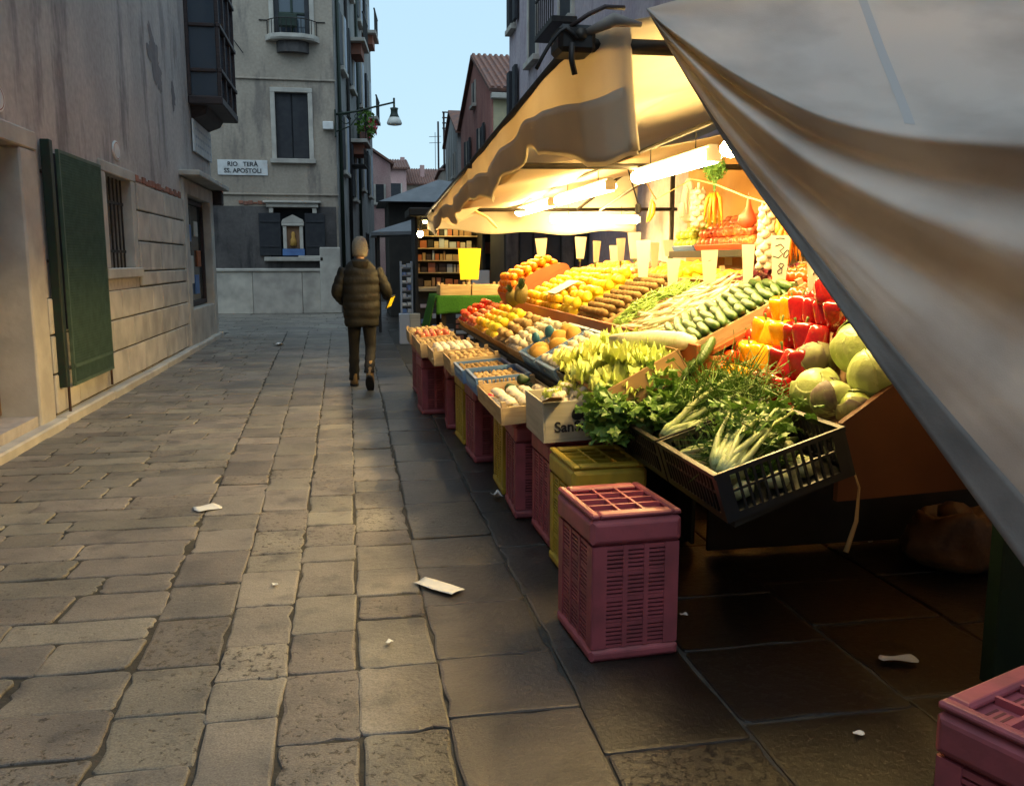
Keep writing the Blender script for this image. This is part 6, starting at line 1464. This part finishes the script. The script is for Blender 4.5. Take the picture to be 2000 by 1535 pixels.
# ------------------------------------------------------------------ the man walking away
def person():
    T = thing('person', 'person in knit cap, dark padded jacket and tan boots walking away', 'person', (.08, 10.45, 0)); WLOC.pop(T, None)
    # joints; y is the walking direction
    J = dict(pel=(0,0,.93), sp1=(0,.0,1.08), sp2=(0,.02,1.28), nk=(0,.03,1.50), nk2=(0,.05,1.57), hd=(.0,.06,1.67), top=(0,.06,1.75),
             lh=(-.09,.0,.90), lk=(-.105,.16,.50), la=(-.11,.26,.10), lt=(-.12,.40,.04), rh=(.09,0,.90), rk=(.105,.05,.49), ra=(.075,-.22,.22), rt=(.07,-.20,.10),
             ls=(-.15,.03,1.40), le=(-.30,.0,1.16), lw=(-.22,.14,1.05), lhd=(-.19,.22,1.04), rs=(.15,.03,1.40), re=(.29,.02,1.17), rw=(.33,.22,1.10), rhd=(.335,.29,1.08))
    rad = dict(pel=.10, sp1=.11, sp2=.11, nk=.055, nk2=.055, hd=.085, top=.06, lh=.07, lk=.045, la=.032, lt=.03, rh=.07, rk=.045, ra=.022, rt=.022, ls=.04, le=.035, lw=.03, lhd=.034, rs=.04, re=.035, rw=.03, rhd=.034)
    E_ = [('pel','sp1'),('sp1','sp2'),('sp2','nk'),('nk','nk2'),('nk2','hd'),('hd','top'),('pel','lh'),('lh','lk'),('lk','la'),('la','lt'),('pel','rh'),('rh','rk'),('rk','ra'),('ra','rt'),('sp2','ls'),('ls','le'),('le','lw'),('lw','lhd'),('sp2','rs'),('rs','re'),('re','rw'),('rw','rhd')]
    names = list(J); vs = [J[n] for n in names]; es = [(names.index(a), names.index(b)) for a, b in E_]; rr = [rad[n] for n in names]
    for s_, hd in ((-1, 'lhd'), (1, 'rhd')):               # five fingers a hand
        h = Vector(J[hd]); i0 = names.index(hd)
        for f in range(5):
            if f < 4: p1 = h+Vector((.012*(f-1.5), .035, .018-.012*f)); p2 = p1+Vector((-.012*s_, .03-.003*f, -.012)); p3 = p2+Vector((-.02*s_, .004, -.014))
            else: p1 = h+Vector((-.03*s_, .01, .015)); p2 = p1+Vector((-.012*s_, .025, .004)); p3 = p2+Vector((.0, .015, -.004))
            k = len(vs); vs += [tuple(p1), tuple(p2), tuple(p3)]; rr += [.010, .0085, .0075]; es += [(i0, k), (k, k+1), (k+1, k+2)]
    me = bpy.data.meshes.new('body'); me.from_pydata(vs, es, []); o = bpy.data.objects.new('body', me); C.objects.link(o); o.parent = T; me.materials.append(MATS['skin_tone'])
    sk = o.modifiers.new('skin', 'SKIN'); sk.use_smooth_shade = True
    for i, v in enumerate(me.skin_vertices[0].data): v.radius = (rr[i], rr[i]); v.use_root = (i == 0)
    ss = o.modifiers.new('sub', 'SUBSURF'); ss.levels = 1; ss.render_levels = 1
    def ring(c, rx, ry, n=24, tw=0, e=2.3): 
        out = []
        for k in range(n):
            a = 2*PI*k/n; ca, sa = math.cos(a), math.sin(a); q = (abs(ca)**e+abs(sa)**e)**(-1/e); out.append((c[0]+rx*q*ca, c[1]+ry*q*sa, c[2]))
        return out
    # padded jacket with stitched bands
    rs = []; zz = .74; bands = 8; top = 1.47; n = 5
    prof = [(.74,.205,.150),(.84,.222,.165),(1.0,.232,.172),(1.15,.238,.172),(1.3,.243,.165),(1.4,.222,.150),(1.46,.165,.125),(1.52,.10,.10)]
    def P(z):
        for a, b in zip(prof, prof[1:]):
            if z <= b[0]: t = (z-a[0])/(b[0]-a[0]); return lerp(a[1],b[1],t), lerp(a[2],b[2],t)
        return prof[-1][1:]
    for k in range(bands*n+1):
        z = lerp(.74, 1.52, k/(bands*n)); rx, ry = P(z); puff = .010*abs(math.sin(PI*k/n))**.7 - .003
        r0 = ring((0, .015, z), rx+puff, ry+puff); r0 = [(x+.006*noise.noise(Vector((x*9,y*9,z*9))), y+.016*noise.noise(Vector((x*8,y*8,z*8+5))), q+.016*noise.noise(Vector((x*7,y*7,z*4)))) for x,y,q in r0]; rs.append(r0)
    rs = [[(x*.93, y*.93, z+.01) for x,y,z in rs[0]]] + rs
    jk = MB().rings(rs).build('jacket', 'jacket_cloth', T, smooth=True)
    def sleeve(a, b, c_, r0):
        pts = []; rr_ = []; a, b, c_ = Vector(a), Vector(b), Vector(c_); N_ = 30
        for k in range(N_+1):
            t = k/N_; p = (a.lerp(b, t*2) if t < .5 else b.lerp(c_, t*2-1)); q = a*(1-t)**2+b*2*t*(1-t)+c_*t*t; pts.append(p.lerp(q, .35)); rr_.append(lerp(r0, r0*.68, t)+.007*abs(math.sin(PI*k/5))**.7-.003)
        return MB().tube(pts, rr_, 14).build('sleeve', 'jacket_cloth', jk, smooth=True)
    sleeve((-.185,.03,1.40), (-.325,-.02,1.13), (-.22,.14,1.03), .088); sleeve((.185,.03,1.40), (.335,.0,1.14), (.33,.21,1.09), .088)
    hood = MB().rings([ring((0,-.01,1.42+k*.022), .135-.010*abs(k-1), .105-.008*abs(k-1), 20) for k in range(6)]); hood.build('hood', 'jacket_cloth', jk, smooth=True)
    MB().grid(lambda u, v: (.11*math.sin((u-.5)*2.6)*(1-.35*v), -.115-.03*math.cos((u-.5)*2.6)+.05*v*v, 1.50-.16*v), 12, 8).build('hood_fold', 'jacket_cloth', jk, smooth=True)
    # trousers
    def leg(h, k, a, r0, r1, r2):
        h, k, a = Vector(h), Vector(k), Vector(a); N_ = 22; rs = []
        for i in range(N_+1):
            t = i/N_; q = t*2; c_ = h.lerp(k, q) if t < .5 else k.lerp(a, q-1); r_ = lerp(r0, r1, min(1, q)) if t < .5 else lerp(r1, r2, q-1)
            r_ += .005*math.sin(i*2.1)*(t > .6)
            rs.append(ring((c_.x, c_.y, c_.z), r_, r_*1.05, 16, e=2))
        return rs
    tr = MB().rings([ring((0, .005, z), rx, ry, 24) for z, rx, ry in ((1.0,.165,.12),(.92,.180,.130),(.84,.178,.130),(.80,.168,.125))])
    tr.rings(leg((-.09,.0,.86), (-.105,.15,.50), (-.115,.255,.075), .098, .068, .066)); tr.rings(leg((.088,0,.86), (.105,.05,.49), (.075,-.225,.215), .098, .068, .064))
    tro = tr.build('trousers', 'trouser_cloth', T, smooth=True)
    # cap and boots
    MB().rings([ring((0,.06,z), r_, r_*1.12, 20, e=2) for z, r_ in ((1.555,.090),(1.585,.094),(1.60,.098),(1.63,.101),(1.68,.100),(1.73,.090),(1.77,.066),(1.79,.03))]).build('knit_cap', 'beanie_knit', T, smooth=True)
    def boot(M):
        b = MB(); b.rings([[(x*w, y0+y*l, z) for x, y in [(math.cos(2*PI*k/16), math.sin(2*PI*k/16)) for k in range(16)]] for w, l, y0, z in ((.048,.14,.06,.025),(.054,.145,.06,.05),(.052,.135,.05,.08),(.050,.095,.015,.11),(.050,.07,-.01,.15),(.054,.066,-.015,.22),(.054,.064,-.015,.27))]); b.xf(M); bo = b.build('boot', 'boot_leather', T, smooth=True)
        s_ = MB(); s_.rings([[(x*.055, .06+y*.152, z) for x, y in [(math.cos(2*PI*k/16), math.sin(2*PI*k/16)) for k in range(16)]] for z in (0, .027)]); s_.xf(M); s_.build('sole', 'sole_rubber', bo)
    boot(TRS((-.11, .25, 0), (0,0,.1))); boot(TRS((.075, -.285, .115), (R(-46), 0, -.12)))
    T.scale = (.92, .94, 1.0)
    return T
PN = person()
fol = thing('folder', 'slim black folder with yellow page held in the walker\'s right hand', 'folder', (.44, 10.72, 1.03), rot=(.2, .5, -.5)); WLOC.pop(fol, None)
MB().cbox(-.008, .004, -.06, .06, -.11, .07, .003).build('cover', 'ink', fol); MB().cbox(.0045, .0065, -.05, .05, -.09, .05, .0008).build('lamplight', 'card_yellow', fol); MB().cbox(-.010, -.0085, -.05, .05, -.09, .03, .0006).build('lamplight', 'card_yellow', fol)  # yellow plates paint the lamplight falling on the black folder

# ------------------------------------------------------------------ litter
def scrap(name, label, x, y, w, l, rz, mt='paper', z=.007, curl=.006, cat='paper'):
    rnd = random.Random(label); m = MB()
    m.grid(lambda u, v: ((u-.5)*w*(1+.15*math.sin(v*4)), (v-.5)*l, curl*(math.sin(u*5+v*3)+1)*.5 + curl*abs(v-.5)), 6, 8)
    o = m.build(name, mt, smooth=True); solid(o, .0012); o.location = (x, y, z); o.rotation_euler = (0, 0, rz); return tag(o, label, cat)
scrap('paper_card', 'white square paper card lying on the house-side paving', -.92, 5.41, .14, .13, .5)
scrap('paper_wrapper', 'long crumpled white wrapper on the wet slabs', .35, 3.86, .09, .24, .75, curl=.007)
scrap('tissue', 'small crumpled tissue at the foot of the crates', .86, 5.33, .06, .07, .3, curl=.03)
scrap('paper_scrap', 'tiny white scrap on the paving before the corner shop window', -1.36, 16.1, .18, .16, .9, curl=.03)
scrap('torn_paper', 'torn pale paper on the dark slabs under the tarpaulin', 1.99, 2.80, .13, .05, -.2, curl=.01)
for i, (x, y, lb) in enumerate(((1.35, 3.35, 'tiny white leaf scrap beside the lone pink crate'), (.1, 3.3, 'tiny bent scrap on the bare slab'), (-.4, 4.02, 'pale chewing gum spot on a slab'), (1.55, 2.35, 'tiny scrap on the slab outside the tarpaulin'), (2.7, 4.1, 'torn leaf bits under the stand'), (2.9, 4.3, 'second torn leaf bit under the stand'))):
    scrap('scrap', lb, x, y, .03, .022, i, curl=.006)
bg_ = thing('plastic_bag', 'crumpled orange-brown plastic bag of waste under the stall end', 'bag', (2.9, 3.72, 0)); WLOC.pop(bg_, None)
lumpy(lumpy(MB().lathe([(.06,.0),(.16,.004),(.20,.03),(.22,.07),(.225,.11),(.22,.15),(.21,.19),(.20,.23),(.185,.26),(.165,.275),(.15,.27),(.13,.25),(.09,.22),(.02,.20)], 48), .35, 5, 4), .13, 17, 2).build('bag', 'bag_brown', bg_, smooth=True)
lumpy(ball(n=10, m_=6), .4, 2, 3).xf(TRS((.02,.03,.26), (0,0,0), (.09,.08,.05))).build('waste', 'bag_brown', bg_, smooth=True)
